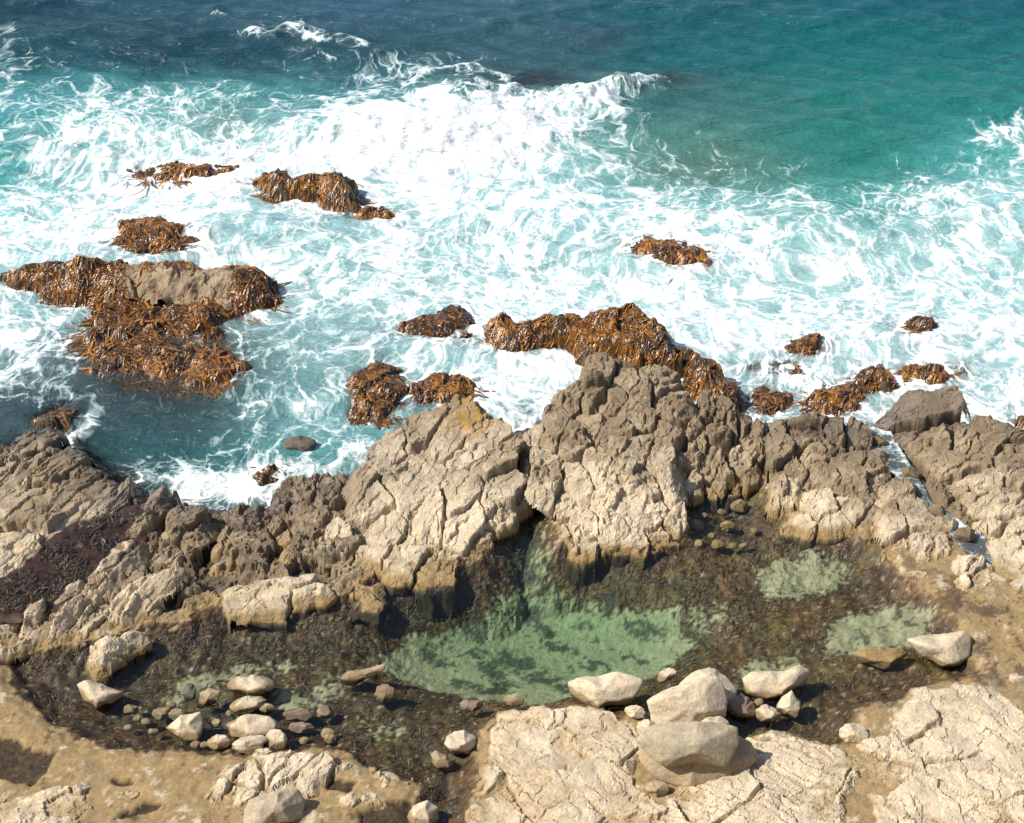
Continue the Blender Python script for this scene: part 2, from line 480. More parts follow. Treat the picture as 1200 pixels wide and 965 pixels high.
def ribbons(name, x, y, hf, flow, length, width, lift, cols, mat, parent=None, segs=5, spread=.8, seed=1, base=None, curl=.5, twist=1.0, jit=.02):
    """many strap blades rooted at (x, y), lying along hf in one mesh"""
    r = np.random.default_rng(seed); n = len(x)
    ang = np.arctan2(flow[1], flow[0]) + r.normal(0, spread, n)
    L = length * np.exp(r.normal(-.1, .45, n)); w = width * r.uniform(.6, 1.4, n); l0 = lift * r.uniform(.3, 1.2, n); cu = r.normal(0, curl, n)
    tw = twist * r.uniform(-1, 1, n)
    px, py = x.copy(), y.copy(); V = []
    for k in range(segs + 1):
        t = k / segs
        a = ang + cu * t
        if k:
            px = px + np.cos(a) * L / segs; py = py + np.sin(a) * L / segs
        z = hf(px, py) + l0 * math.sin(math.pi * (.15 + .8 * t)) + .015 + jit * r.normal(0, 1, n)
        ww = w * (.35 + 1.0 * math.sin(math.pi * min(1, .12 + .83 * t))) * .5
        ox, oy = -np.sin(a) * ww, np.cos(a) * ww; oz = tw * ww * .9 * math.sin(3 * t + 1)
        V.append(np.stack([px - ox, py - oy, z - oz], 1)); V.append(np.stack([px + ox, py + oy, z + oz], 1))
    V = np.stack(V, 1)                                                 # n, 2(segs+1), 3
    m = 2 * (segs + 1)
    f = np.array([[2 * k, 2 * k + 1, 2 * k + 3, 2 * k + 2] for k in range(segs)])
    F = (np.arange(n)[:, None, None] * m + f[None]).reshape(-1, 4)
    col = np.repeat(cols, m, 0)
    return build(name, V.reshape(-1, 3), F, mat, parent, attrs={'col': col}, base=base)

def kelp_on(rock, s, density=55, length=.75, width=.042, where=None, seed=1, flow=(0.3, -1), dark=0.0, zmin=-.15):
    """a coat of bull kelp as a part of its rock"""
    xs, ys, h, mask = s['grid']
    r = np.random.default_rng(seed)
    n = int((xs[-1] - xs[0]) * (ys[-1] - ys[0]) * density)
    x = r.uniform(xs[0], xs[-1], n); y = r.uniform(ys[0], ys[-1], n)
    hf = lambda a, b: np.maximum(sample(s['grid'], a, b), -.10)
    z = sample(s['grid'], x, y)
    keep = (polysd(s['W'], x, y) > -.15) & (z > zmin) & (r.uniform(0, 1, n) < sstep(-.35, .1, fbm(x * 1.1, y * 1.1, seed + 3, 4)) * .8 + .2)
    if where is not None: keep &= where(x, y, z)
    x, y = x[keep], y[keep]
    if len(x) < 3: print('NO KELP', rock['label'], n); return
    e = .1
    gx = -(sample(s['grid'], x + e, y) - sample(s['grid'], x - e, y)); gy = -(sample(s['grid'], x, y + e) - sample(s['grid'], x, y - e))
    fx = gx * 4 + flow[0] * .8 + .7 * vnoise(x * .7, y * .7, seed + 8); fy = gy * 4 + flow[1] * .8 + .7 * vnoise(x * .7 + 7, y * .7, seed + 9)
    pn = 1.5 * fbm(x * .9, y * .9, seed + 15, 4) + .05 - dark
    idx = np.where(r.uniform(0, 1, len(x)) < sstep(-.5, .5, pn), r.integers(0, 6, len(x)), r.integers(3, 8, len(x)))
    cols = KELP_COLS[idx] * r.uniform(.7, 1.3, (len(x), 1))
    return ribbons('kelp', x, y, hf, (fx, fy), length, width, .025, cols, MAT_KELP, rock, segs=6, spread=.5, curl=1.3, twist=.3, jit=.012, seed=seed)

# ------------------------------------------------------------------ ground: shelf, pool floor, sea bed and the slope under the viewpoint
SHORE = [(-900,560),(-200,555),(0,550),(60,542),(125,588),(190,615),(250,628),(310,622),(395,605),(440,580),(560,545),(680,512),(760,515),(860,520),(930,530),(1000,545),(1080,512),(1160,535),(1210,552),(1500,560),(2200,560)]
SH, _ = U(SHORE, 0.0)
SHP = np.concatenate([SH, [[60, -300], [-60, -300]]])
POOL, _ = U([(5,772),(60,765),(100,755),(150,742),(215,735),(250,715),(330,705),(400,700),(450,670),(560,660),(598,600),(600,560),(640,560),(655,640),(800,630),(800,590),(820,560),(900,570),(920,615),(1030,632),(1040,660),(1065,690),(1110,725),(1130,750),(1150,790),(1080,812),(1010,835),(1000,870),(940,885),(880,880),(760,850),(690,832),(600,840),(562,860),(556,965),(556,1060),(500,1060),(482,965),(492,925),(430,905),(400,885),(280,888),(150,886),(110,878),(60,853),(28,830),(12,800)], POOL_Z)
BASIN, _ = U([(448,758),(500,715),(570,692),(590,650),(602,590),(638,590),(650,660),(700,682),(800,692),(812,735),(770,765),(700,787),(640,797),(560,792),(480,776)], POOL_Z)
SANDS = [([(440,762),(480,722),(565,698),(600,670),(650,668),(700,684),(800,694),(812,735),(775,765),(700,788),(640,797),(560,792),(480,776)], 1.0),
         ([(590,680),(600,640),(606,610),(640,610),(650,670)], .5),
         ([(885,660),(915,642),(965,640),(995,655),(985,680),(930,688),(900,684)], .9),
         ([(962,735),(985,712),(1040,700),(1092,715),(1085,745),(1030,755),(968,758)], .9),
         ([(860,775),(880,760),(935,762),(945,780),(900,788),(870,787)], .75),
         ([(205,785),(270,768),(335,762),(360,770),(300,780),(240,796),(205,812)], .78),
         ([(320,800),(360,795),(420,770),(440,775),(400,800),(360,822),(325,818)], .78),
         ([(420,830),(470,830),(480,850),(440,860)], .6),
         ([(800,690),(850,690),(870,715),(830,735),(800,740)], .5)]
SANDS = [(U(p, POOL_Z)[0], k) for p, k in SANDS]
WEEDY = [([(-10,862),(25,866),(38,878),(60,885),(58,905),(38,920),(0,912),(-10,910)], .9),
         ([(124,910),(160,914),(160,920),(128,922)], .8), ([(170,940),(195,938),(185,950),(130,962),(150,950)], .8), ([(380,910),(418,915),(410,930),(382,925)], .9),
         ([(420,950),(480,935),(490,965),(420,980)], .8), ([(1180,720),(1215,722),(1215,730),(1180,730)], .0)]
WEEDY = [(U(p, .7)[0], k) for p, k in WEEDY]

STREAM, STREAM_Z = U([(985,488,.75),(1015,500,.85),(1035,523,.95),(1058,550,1.0),(1082,585,.98),(1110,612,.92),(1140,635,.85),(1165,655,.70),(1185,675,.4)])

HOLLOWS, _ = U([(505,748),(565,738),(625,735),(690,735),(755,728),(620,690),(620,650),(620,615)], POOL_Z)
HOLLOW_R = (1.2, 1.6, 1.9, 1.7, 1.2, 1.2, .8, .6); HOLLOW_K = (.5, .7, 1.0, .8, .5, .9, 1.0, 1.0)

def ground(X, Y):
    n1 = fbm(X * .35, Y * .35, 101, 4); n2 = fbm(X * 1.5, Y * 1.5, 111, 5, .6); n3 = fbm(X * 6, Y * 6, 121, 3, .6)
    warp = .45 * fbm(X * .8, Y * .8, 131, 5, .65) + .08 * n3
    land = polysd(SHP, X, Y) + warp
    pool = polysd(POOL, X, Y) + warp
    deep = 0                                          # smooth hollows of the pool floor
    for (bx, by), br, bk in zip(HOLLOWS, HOLLOW_R, HOLLOW_K):
        deep = deep + bk * np.exp(-((X - bx) / br) ** 2 - ((Y - by) / (br * .9)) ** 2)
    deep = 1 - np.exp(-1.3 * deep)
    basin = 3 * (deep - .4)
    z = .70 + .05 * n1 + .06 * n2 + .02 * n3
    d = np.clip(pool, 0, None)
    pz = POOL_Z - .09 + .09 * fbm(X * 2.3, Y * 2.3, 118, 3, .6) * sstep(1.0, -.2, basin) - .30 * sstep(0, 1.2, d) + .11 * n2 * sstep(1.2, -.2, basin) + .04 * n2 + .03 * n3 - 1.05 * deep
    z = np.where(pool > 0, np.minimum(np.maximum(pz, z - .9 * d - .06), z), z - .10 * sstep(-.25, 0, pool))
    weedy = np.zeros(X.shape)
    for P, k in WEEDY:
        q = polysd(P, X, Y) + warp * .6
        weedy = np.maximum(weedy, k * sstep(-.02, .05, q))
    z = z - .14 * weedy
    z = np.where(land < 0, z + land * .8, z); z = np.maximum(z, -2.4 + .3 * n1)
    back = sstep(-.3, 1.2, land) * sstep(.1, .9, Y - 33.6 - .8 * np.clip(X - 4, 0, 6)) * (pool < 0)
    f1, f2, ci, cj, cx, cy = vor((X + .5 * n2) * 1.1 + .5 * n1, (Y + .4 * n2) * .8, 301)
    f3, f4, ck, cl, _, _ = vor((X + .2 * n3) * 2.9, (Y + .2 * n3) * 2.2, 302)
    z = z + back * sstep(0, .8, -pool) * (.55 * (hash2(ci, cj, 303) - .35) + .22 * (hash2(ck, cl, 304) - .5) - .25 * (1 - sstep(0, .14, f2 - f1)) - .1 * (1 - sstep(0, .16, f4 - f3)) + .10 * n2)
    for i in range(len(STREAM) - 1):              # the gully the stream runs in
        (ax, ay), (bx, by) = STREAM[i], STREAM[i + 1]
        t = np.clip(((X - ax) * (bx - ax) + (Y - ay) * (by - ay)) / ((bx - ax) ** 2 + (by - ay) ** 2), 0, 1)
        d = np.hypot(X - ax - t * (bx - ax), Y - ay - t * (by - ay))
        z = np.where(d < .7, np.minimum(z, STREAM_Z[i] + (STREAM_Z[i + 1] - STREAM_Z[i]) * t - .15 + .9 * sstep(.3, .7, d)), z)
    z = z + np.clip(25.5 - Y, 0, 28) * 1.18 + np.clip(25.5 - Y, 0, 4) * .25 * n2
    return z, pool, basin, land, warp, n1, n2, n3, weedy

def ground_colour(X, Y, Z, pool, basin, land, warp, n1, n2, n3, weedy):
    nn = fbm(X * 3.2, Y * 3.2, 141, 5, .65); sp = .75 * fbm(X * 6.5, Y * 6.5, 151, 2, .7) + .6 * vnoise(X * 8.9, Y * 8.9, 157)
    c = np.broadcast_to(OCHRE, X.shape + (3,)) * (1 + .35 * nn + .2 * n1)[..., None]
    c = mixc(c, PALE * .85, sstep(.22, .38, n2 + .55 * nn + .3 * sp))
    c = mixc(c, np.array([.20, .145, .075]), sstep(.1, .4, fbm(X * 1.1 + 8, Y * 1.1, 161, 4) + .3 * sp) * .7)
    c = mixc(c, np.array([.045, .028, .013]) * (1 + .8 * nn + .6 * sp)[..., None], sstep(.3, .6, weedy + .2 * nn))
    c = mixc(c, WEED * 1.3, sstep(.30, .38, .3 * sp + fbm(X * 1.8 + 3, Y * 1.8, 171, 5, .6)) * .8)
    back = sstep(.2, 1.0, Y - 33.6 - .8 * np.clip(X - 4, 0, 6) + .4 * n2) * sstep(-.1, -.5, pool)
    rc, _ = rock_colour(X, Y, Z, .5 + .5 * n2, .5 + .5 * n3, 'land', .35, 12)
    c = mixc(c, rc * .8, back)
    qx, qy = proj(X, Y, .7)
    c = mixc(c, np.array([.065, .042, .025]), sstep(.05, .22, fbm(X * 1.1 + 9, Y * 1.1, 166, 5, .65) + .35 * sp) * .85 * sstep(985, 1060, qx) * sstep(620, 700, qy) * sstep(850, 780, qy))
    c = c * (1 + .28 * sp)[..., None]
    sand = np.zeros(X.shape)
    for P, k in SANDS:
        q = polysd(P, X, Y) + warp * .8
        sand = np.maximum(sand, k * sstep(-.35, .35, q))
    under = sstep(-.03, .06, pool)
    olive = np.array([.085, .066, .026])
    w = mixc(np.broadcast_to(WEED, X.shape + (3,)), olive, sstep(-.1, .5, fbm(X * .8, Y * .8, 181, 4) + .5 * nn))
    w = mixc(w, np.array([.10, .06, .028]), sstep(.0, .45, fbm(X * 1.0 + 50, Y * 1.0, 191, 4) + .3 * sp) * .7)
    px, py = proj(X, Y, 0.3)
    w = (.85 + .35 * sstep(400, 800, px))[..., None] * np.array([1.15, .98, .74]) * w * (1 + .8 * sp + .4 * nn)[..., None]
    gravel = sstep(.25, .5, sp + .5 * nn - .1) * sstep(820, 1000, px)            # shell grit of the shallow eastern end
    w = mixc(w, np.array([.30, .215, .15]), gravel * .8)
    scol = np.broadcast_to(np.array([.285, .265, .16]), X.shape + (3,)) * (1 + .12 * nn + .10 * sp)[..., None]
    speck = sstep(.0, .35, sp * .9 + .35 * nn)
    cover = sstep(.34, .66, sand * 1.15 + .40 * nn + .35 * n2 + .75 * sp - .10)
    cover = cover * (1 - .75 * gravel * (sp > .1))
    w = mixc(w, np.array([.34, .26, .21]), sstep(.62, .75, vnoise(X * 7.3, Y * 7.3, 163) + .25 * n2))
    u = mixc(w, scol, cover)
    dk = np.zeros(X.shape)
    for a, b, rx, ry in [(603,738,30,12),(592,768,20,8),(640,760,26,12),(560,712,16,8),(640,705,12,16),(612,640,20,30),(575,745,10,18),(545,730,30,4),(680,700,14,8),(668,775,20,8),(700,720,14,4),(625,690,22,10),(700,745,24,9),(735,735,16,8),(760,715,20,7),(660,725,16,7),(520,745,26,5),(500,735,10,10),(540,770,22,7),(720,770,24,7),(610,660,16,14),(630,625,10,18),(575,780,30,6)]:
        dx, dy = px - a, py - b
        dk = np.maximum(dk, np.exp(-((dx + 34 * n2 + 22 * nn) / rx) ** 2 - ((dy + 14 * n2 + 16 * nn) / ry) ** 2))
    u = mixc(u, np.array([.030, .036, .026]), sstep(.30, .75, dk + .35 * sp) * .85)
    u = mixc(u, np.array([.03, .032, .022]), sstep(.22, .42, fbm(X * 1.3 + 77, Y * 1.3, 201, 5, .65) + .15 * sp) * .85 * (1 - gravel))
    c = mixc(c, u, under)
    seabed = np.array([.05, .05, .04])
    c = mixc(c, seabed, sstep(.2, -.6, land))
    wet = under * .6 + weedy * .3
    return np.clip(c, .004, .9), wet, cover * under, under

gx = axis(-18, 18, .055, -2500, 2500, 1.4); gy = axis(26.5, 62, .055, -400, 3000, 1.4)
GX, GY = np.meshgrid(gx, gy)
gz, *rest = ground(GX, GY)
gcol, gwet, gsand, gunder = ground_colour(GX, GY, gz, *rest)
V = np.stack([GX.ravel(), GY.ravel(), gz.ravel()], 1)
g = build('ground', V, grid_faces(np.ones(GX.shape, bool)), MAT_SHELF, attrs={'col': gcol.reshape(-1, 3), 'wet': gwet.ravel()}, base=np.zeros(3), crisp=lambda x, y: y - 33.9 - .8 * np.clip(x - 4, 0, 6) > 0)
tag(g, 'ochre rock shelf and weedy pool floor running out under the surf', None, None, 'structure')

# ------------------------------------------------------------------ tide pool water
def water_sheet(name, label, poly, z, pad=.35, k=(.31, .13, .22), floor=None):
    W = np.asarray(poly)
    xs = np.arange(W[:, 0].min() - pad, W[:, 0].max() + pad, .10); ys = np.arange(W[:, 1].min() - pad, W[:, 1].max() + pad, .10)
    X, Y = np.meshgrid(xs, ys)
    m = polysd(W, X, Y) > -pad
    dep = np.clip(z - (floor + 0 * X if floor is not None else ground(X, Y)[0]), 0.02, 3)
    tint = np.exp(-dep[..., None] * np.array(k))
    V = np.stack([X[m], Y[m], np.full(m.sum(), z)], 1)
    o = build(name, V, grid_faces(m), MAT_POOL, attrs={'tint': tint[m]})
    return tag(o, label, None, None, 'structure')

water_sheet('tide_pool_water', 'clear green water of the large tide pool behind the rocks', POOL, POOL_Z)

# ------------------------------------------------------------------ outcrops
exec_list = []
R_KELP = lambda **k: dict(ang=20, cell=(1.6, 1.1), amp=.12, tilt=.15, crack=.2, zb=-.9, edge=.75, blocky=.1, dome=True, grow=.30, ragged=.40, **k)

def dark_rock(X, Y, h, col, wet):
    n = fbm(X * 3, Y * 3, 5, 4, .6)
    c = mixc(np.broadcast_to(WETD, X.shape + (3,)), np.array([.10, .062, .03]), sstep(-.2, .5, n))
    return c, np.ones(X.shape)

# --- kelp covered rocks in the surf
kelp_rocks = [
 ('lumpy rock coated in orange kelp farthest out in the white surf', [(285,205,.5),(305,197,.9),(330,196,1.0),(350,206,1.0),(380,198,1.2),(422,203,1.2),(426,225,.9),(450,235,.7),(476,243,.4),(472,258,.2),(440,272,.0),(410,262,.1),(385,246,.2),(340,234,.2),(300,224,.2)], [(390,215,1.3),(320,210,1.0)], 1, {}),
 ('thin brown reef almost awash, left of the farthest kelp rock', [(148,197,.12),(190,194,.2),(250,194,.2),(288,198,.12),(250,206,.02),(160,211,-.02)], [], 2, {'dens': 35}),
 ('dark kelp rock just above the long tan backed reef at left', [(108,278,.15),(130,264,.4),(175,257,.7),(215,262,.7),(250,270,.6),(240,288,.25),(225,300,.1),(160,300,.1),(120,290,.1)], [(190,272,.6)], 3, {'dark': .25}),
 ('small rock with orange kelp alone amid white foam right of centre', [(730,286,.15),(745,277,.4),(775,279,.6),(815,283,.5),(838,296,.2),(835,312,.0),(790,310,.05),(755,302,.05)], [(780,288,.6)], 4, {}),
 ('large kelp draped rock on the seaward edge of the central outcrop', [(545,375,.6),(560,366,.9),(590,350,1.4),(625,360,1.4),(665,348,1.8),(715,345,1.9),(760,346,1.9),(785,372,1.8),(805,395,1.7),(812,412,1.6),(765,428,1.2),(715,420,1.0),(688,418,.8),(650,414,.4),(600,420,.1),(555,408,.1)], [(620,385,1.0),(720,370,1.7)], 5, {'dens': 75}),
 ('narrow kelp covered ridge falling right from the big kelp rock to the foam', [(790,392,1.6),(812,398,1.6),(830,412,1.4),(850,425,1.2),(865,445,.9),(876,468,.4),(870,480,.3),(845,468,.8),(820,445,1.1),(800,425,1.3)], [], 6, {}),
 ('dark glistening kelp rock in the turquoise inlet water, left of the central outcrop', [(408,470,.1),(416,440,.5),(440,425,.8),(465,430,.8),(476,455,.4),(468,475,.1),(440,490,-.1),(415,488,-.1)], [(445,445,.9)], 7, {'dark': .35}),
 ('low kelp rock at the foot of the central outcrop beside its lichen stained top', [(480,455,.2),(500,442,.4),(540,438,.6),(562,444,.6),(556,458,.4),(525,470,.2),(490,472,.0)], [], 8, {'dark': .1}),
 ('dark awash kelp rock left of the big kelp draped rock', [(470,385,.1),(500,370,.35),(545,364,.5),(556,380,.4),(545,402,.1),(500,398,.05)], [(520,380,.45)], 9, {'dark': .5, 'dens': 40}),
 ('small kelp rock farthest out in the foam at right', [(1052,385,.15),(1065,376,.4),(1090,375,.4),(1102,385,.3),(1100,398,.05),(1060,400,.0)], [], 10, {}),
 ('small kelp rock below left of the farthest right kelp rock', [(918,410,.15),(930,399,.4),(955,397,.4),(975,403,.2),(965,420,.05),(935,420,.0)], [], 11, {'dark': .1}),
 ('flat strip of kelp rock left of the others in the right hand surf', [(874,432,.12),(900,426,.3),(930,424,.4),(950,430,.3),(935,440,.1),(890,440,.05)], [], 12, {}),
 ('rounded orange kelp rock between two others above the brown slabs', [(1000,448,.2),(1010,430,.6),(1028,424,.7),(1045,438,.6),(1052,452,.3),(1030,462,.1),(1010,462,.1)], [], 13, {}),
 ('long kelp crusted rock touching the dark slab at right', [(1042,440,.3),(1060,428,.6),(1100,424,.7),(1130,424,.6),(1135,438,.3),(1110,448,.2),(1060,450,.2)], [], 14, {}),
 ('kelp rock with foam around it below the orange rounded one', [(948,462,.2),(965,448,.5),(995,447,.6),(1012,458,.5),(1008,476,.2),(975,482,.1),(952,476,.1)], [], 15, {}),
 ('small kelp patch rock beside the foot of the kelp ridge', [(878,462,.2),(895,455,.4),(925,460,.4),(932,472,.2),(910,482,.1),(885,478,.1)], [], 16, {'dark': .1}),
 ('orange tangle of kelp on a low rock in the dark inlet, left of its twin', [(165,425,.1),(178,412,.4),(200,408,.5),(215,420,.4),(212,440,.1),(195,452,-.05),(175,445,.0)], [], 17, {'len': 1.0}),
 ('spread out kelp rock in the dark inlet beside the turquoise water', [(218,440,.05),(232,415,.35),(255,405,.5),(275,418,.4),(290,432,.2),(278,450,.0),(250,470,-.1),(222,462,-.05)], [], 18, {'len': 1.1}),
 ('wide dark bed of kelp awash in the inlet below the tan backed reef', [(85,405,.0),(110,365,.15),(150,342,.3),(185,338,.35),(225,352,.25),(262,380,.1),(285,420,.02),(272,462,-.05),(220,472,-.08),(150,468,-.1),(100,440,-.08)], [(165,365,.35),(190,400,.12),(150,430,-.02),(230,440,-.0)], 19, {'dark': .5, 'len': 1.0, 'dens': 60}),
 ('glossy orange kelp bank curving under the right end of the tan backed reef', [(182,378,.3),(210,360,.6),(250,352,.9),(290,345,.8),(285,365,.4),(250,382,.2),(215,395,.0),(185,398,.0)], [(240,365,.7)], 20, {'dens': 80}),
 ('low wet kelp rock against the shore at far left', [(34,492,.25),(50,476,.5),(75,470,.6),(92,482,.4),(85,500,.3),(55,508,.3)], [], 21, {'dark': .2, 'dens': 25}),
 ('dark rock awash in foam at the right edge of the picture', [(1185,492,.2),(1195,480,.4),(1215,478,.5),(1225,500,.3),(1200,512,.1)], [], 22, {'dark': .3}),
 ('small brown weed rock at the foot of the inlet shore', [(295,560,.1),(310,548,.3),(335,545,.4),(330,562,.2),(305,575,.0)], [], 23, {'len': .9}),
]
for label, pts, ctrl, sd, opt in kelp_rocks:
    kw = R_KELP(); kf = .66 if sd in (5, 6) else .58; kw['edge'] = 1.1 if sd == 5 else .75; pts = [(a, b, c * kf) for a, b, c in pts]; ctrl = [(a, b, c * kf) for a, b, c in ctrl]
    if max(p[0] for p in pts) - min(p[0] for p in pts) < 145 and sd not in (6,):      # low rocks: a rim near the water, the crest inside
        top = max(p[2] for p in pts); ax = sum(p[0] for p in pts) / len(pts); ay = sum(p[1] for p in pts) / len(pts)
        kw['edge'] = .5; kw['grow'] = .36; kw['ragged'] = .25
        pts = [(a, b, .3 * c) for a, b, c in pts]; ctrl = ctrl or [(ax, ay - 8 * top, top * .9)]
    s = spec(pts, ctrl, seed=300 + sd * 7, **kw)
    o = outcrop('kelp_rock', label, 'rock', s, 'kelp covered rocks in the surf', 'sea', recolour=dark_rock, sea=True, res=.06)
    kelp_on(o, s, density=opt.get('dens', 60) * 4.4, length=opt.get('len', .7) * .58, seed=sd, dark=opt.get('dark', 0))

# the long reef at left, bare and tan on its back, kelp round its flanks
s = spec([(-60,305,.9),(0,300,1.0),(40,300,1.0),(75,296,1.1),(130,300,1.2),(180,300,1.2),(240,302,1.1),(290,305,1.0),(318,312,.8),(335,328,.3),(310,345,.3),(275,352,.4),(235,350,.45),(200,345,.45),(150,345,.45),(110,350,.1),(60,352,.0),(0,330,.1),(-60,335,.1)], [(90,318,1.0),(200,315,1.15),(270,322,.95)],
         ang=0, cell=(2.4, 1.2), amp=.10, tilt=.10, crack=.15, zb=-.9, edge=.6, ragged=.25, seed=411)
def bare_back(X, Y, h, col, wet):
    px, py = proj(X, Y, h); n = fbm(X * 1.5, Y * 1.5, 77, 5, .6); nn = fbm(X * 5, Y * 5, 78, 4, .6)
    t = sstep(125, 165, px + 30 * n) * sstep(300, 270, px + 30 * n)
    tan = mixc(np.broadcast_to(np.array([.27, .205, .125]), X.shape + (3,)), np.array([.16, .085, .06]), sstep(0, .5, n + .4 * nn))
    base, w = dark_rock(X, Y, h, col, wet)
    return mixc(base, tan * (1 + .35 * nn)[..., None], t), 1 - t * .8
reef = outcrop('kelp_reef', 'long reef at left with a bare tan back and kelp on its flanks', 'reef', s, None, 'sea', recolour=bare_back, sea=True, res=.06)
def off_back(x, y, z):
    px, py = proj(x, y, z)
    return (px < 135 + 20 * vnoise(x, y, 3)) | (px > 272 + 12 * vnoise(x, y, 4)) | (py < 309)
kelp_on(reef, s, density=280, length=.42, seed=50, where=off_back, flow=(.5, -1))

# --- left shore
def O(label, pts, ctrl=(), name='rock_outcrop', cat='rock', zone='pool', tone=0.0, group=None, recolour=None, flat=.56, **kw):
    pts = [(a, b, .65 + (c - .65) * flat) for a, b, c in pts]; ctrl = [(a, b, .65 + (c - .65) * flat) for a, b, c in ctrl]
    s = spec(pts, ctrl, **kw)
    return outcrop(name, label, cat, s, group, zone, tone, recolour=recolour), s

LEFT = dict(ang=58, cell=(2.2, .8), amp=.10, tilt=.16, crack=.25, bed=(.55, .14), zb=-.2)
O('broad brown slab at left edge between the dark inlet and the dark weed pool',
  [(-80,530,1.4),(0,520,1.6),(30,500,1.6),(60,497,1.5),(75,515,1.6),(105,540,1.7),(140,548,1.7),(148,560,1.6),(165,558,1.6),(160,590,1.4),(150,602,1.4),(120,612,1.4),(95,618,1.4),(60,640,1.4),(40,665,1.3),(0,690,1.3),(-80,720,1.3)],
  [(60,560,2.0),(0,600,1.9),(100,580,1.9)], seed=21, **LEFT)
O('long narrow ridge of upright slabs leaning between the dark weed pool and the pool shore',
  [(-60,790,1.2),(0,745,1.5),(30,712,1.6),(70,685,1.7),(110,655,1.9),(145,620,2.0),(165,590,2.0),(180,562,2.2),(195,551,2.2),(201,565,2.1),(196,585,1.9),(180,620,1.7),(168,650,1.5),(140,680,1.4),(110,712,1.2),(70,742,1.0),(30,760,.9),(0,770,.9),(-60,820,.9)],
  [], seed=22, **dict(LEFT, cell=(2.0, .6), bed=(.45, .18)))
O('sloping pale brown block below the slab ridge with a dark notch in it',
  [(82,742,.8),(98,722,1.2),(120,705,1.5),(150,685,1.8),(175,670,2.0),(205,668,2.0),(217,680,1.7),(200,698,1.3),(185,712,1.0),(160,722,.9),(130,738,.85),(105,752,.8)], [(155,700,1.5)], seed=23, **LEFT)
O('low pale ledge at the left edge of the frame near the pool corner', [(-60,705,1.2),(0,700,1.3),(28,700,1.3),(25,718,1.2),(0,745,1.1),(-60,760,1.1)], seed=24, **LEFT)
KN = dict(ang=60, cell=(.9, .6), amp=.16, tilt=.25, crack=.2, zb=-.3, edge=.4, gate=.2, gate2=.2)
O('knobbly barnacled brown rock right of the slab ridge by the inlet', [(172,660,1.0),(180,630,1.4),(198,590,1.7),(215,582,1.6),(235,585,1.6),(250,595,1.5),(248,620,1.2),(232,650,1.0),(212,668,.9),(185,668,.9)], [(215,615,1.6)], seed=25, **KN)
O('wet knobbly brown rock between two gullies at the head of the inlet', [(240,680,.8),(245,650,1.1),(255,610,1.3),(258,590,1.3),(285,583,1.4),(312,590,1.3),(312,620,1.1),(300,645,1.0),(285,660,.9),(265,672,.8)], [(280,615,1.4)], seed=26, **KN)
O('brown knobbly outcrop at the left foot of the central pale slab', [(313,600,1.0),(318,562,1.4),(345,553,1.7),(380,548,1.8),(410,552,1.9),(412,580,1.7),(402,602,1.5),(370,618,1.2),(350,640,1.0),(325,640,.9),(312,625,.9)], [(365,580,1.9)], seed=27, **KN)
O('flat ended pale slab lying on the upper edge of the pool left of centre', [(249,690,1.0),(262,680,1.2),(300,672,1.4),(340,667,1.5),(380,665,1.5),(396,672,1.4),(395,690,1.0),(380,706,.75),(340,716,.7),(300,722,.7),(262,727,.7),(252,715,.8)], [(330,690,1.15)], ang=5, cell=(1.8, 1.2), amp=.05, tilt=.06, crack=.18, seed=28)
O('small wedge of pale rock between the brown block and the gully', [(186,718,.7),(200,702,1.0),(222,690,1.1),(244,690,1.1),(240,705,.8),(215,718,.65),(192,726,.6)], seed=29, **dict(LEFT, bed=None))
O('small pale hump left of the flat ended slab at the pool edge', [(190,735,.6),(205,724,.75),(220,722,.75),(222,732,.6),(205,742,.55),(192,742,.55)], seed=30, edge=.3, cell=(1, .8), amp=.04)
O('square pale block jutting into the pool at left', [(96,786,.55),(102,768,.8),(104,752,.95),(125,742,1.1),(150,735,1.1),(165,738,1.0),(150,755,.8),(146,772,.7),(130,790,.6),(110,800,.6)], [(122,765,1.0)], ang=20, cell=(1.2, .9), amp=.05, tilt=.10, crack=.15, seed=31, flat=1.25, grow=.28)
O('low tan rock step at the pool edge beside the central slab', [(412,690,.6),(425,680,.8),(445,678,.8),(452,700,.6),(450,722,.5),(425,722,.5)], seed=32, edge=.3, cell=(1, .8), amp=.06, tone=.25)

# --- centre
CEN = dict(ang=70, cell=(1.7, 1.0), amp=.08, tilt=.16, crack=.28, zb=-.3, gate=.14, grow=.14, blocky=.55)
def lichen(X, Y, h, col, wet):
    px, py = proj(X, Y, h); n = fbm(X * 1.5, Y * 1.5, 66, 5, .65)
    m = np.exp(-((px - 550) / 45) ** 2 - ((py - 485) / 38) ** 2); n = n + .8 * fbm(X * 4, Y * 4 + h, 67, 4, .65)
    return mixc(col, LICHEN, sstep(.45, .75, m * .8 + .5 * n) * .75 * sstep(.1, .3, m)), wet
O('great pale cracked slab left of the channel, brown and lichened at its top',
  [(345,668,.75),(330,648,1.0),(362,622,1.3),(402,606,1.6),(412,575,2.1),(415,545,2.5),(432,520,2.8),(470,495,3.0),(505,474,3.2),(545,456,3.4),(572,452,3.5),(580,474,3.3),(602,472,3.3),(606,505,2.9),(608,545,2.4),(612,572,2.0),(595,600,1.6),(574,632,1.1),(552,655,.8),(545,672,.7),(505,682,.7),(470,678,.7),(440,670,.7),(395,660,.75)],
  [(480,560,2.3),(520,620,1.3),(440,620,1.4),(540,520,2.9)], seed=41, recolour=lichen, **CEN)
C2 = dict(ang=80, cell=(1.1, .75), amp=.14, tilt=.18, crack=.35, zb=-.3, gate=.22, gate2=.1, grow=.14, blocky=.55)
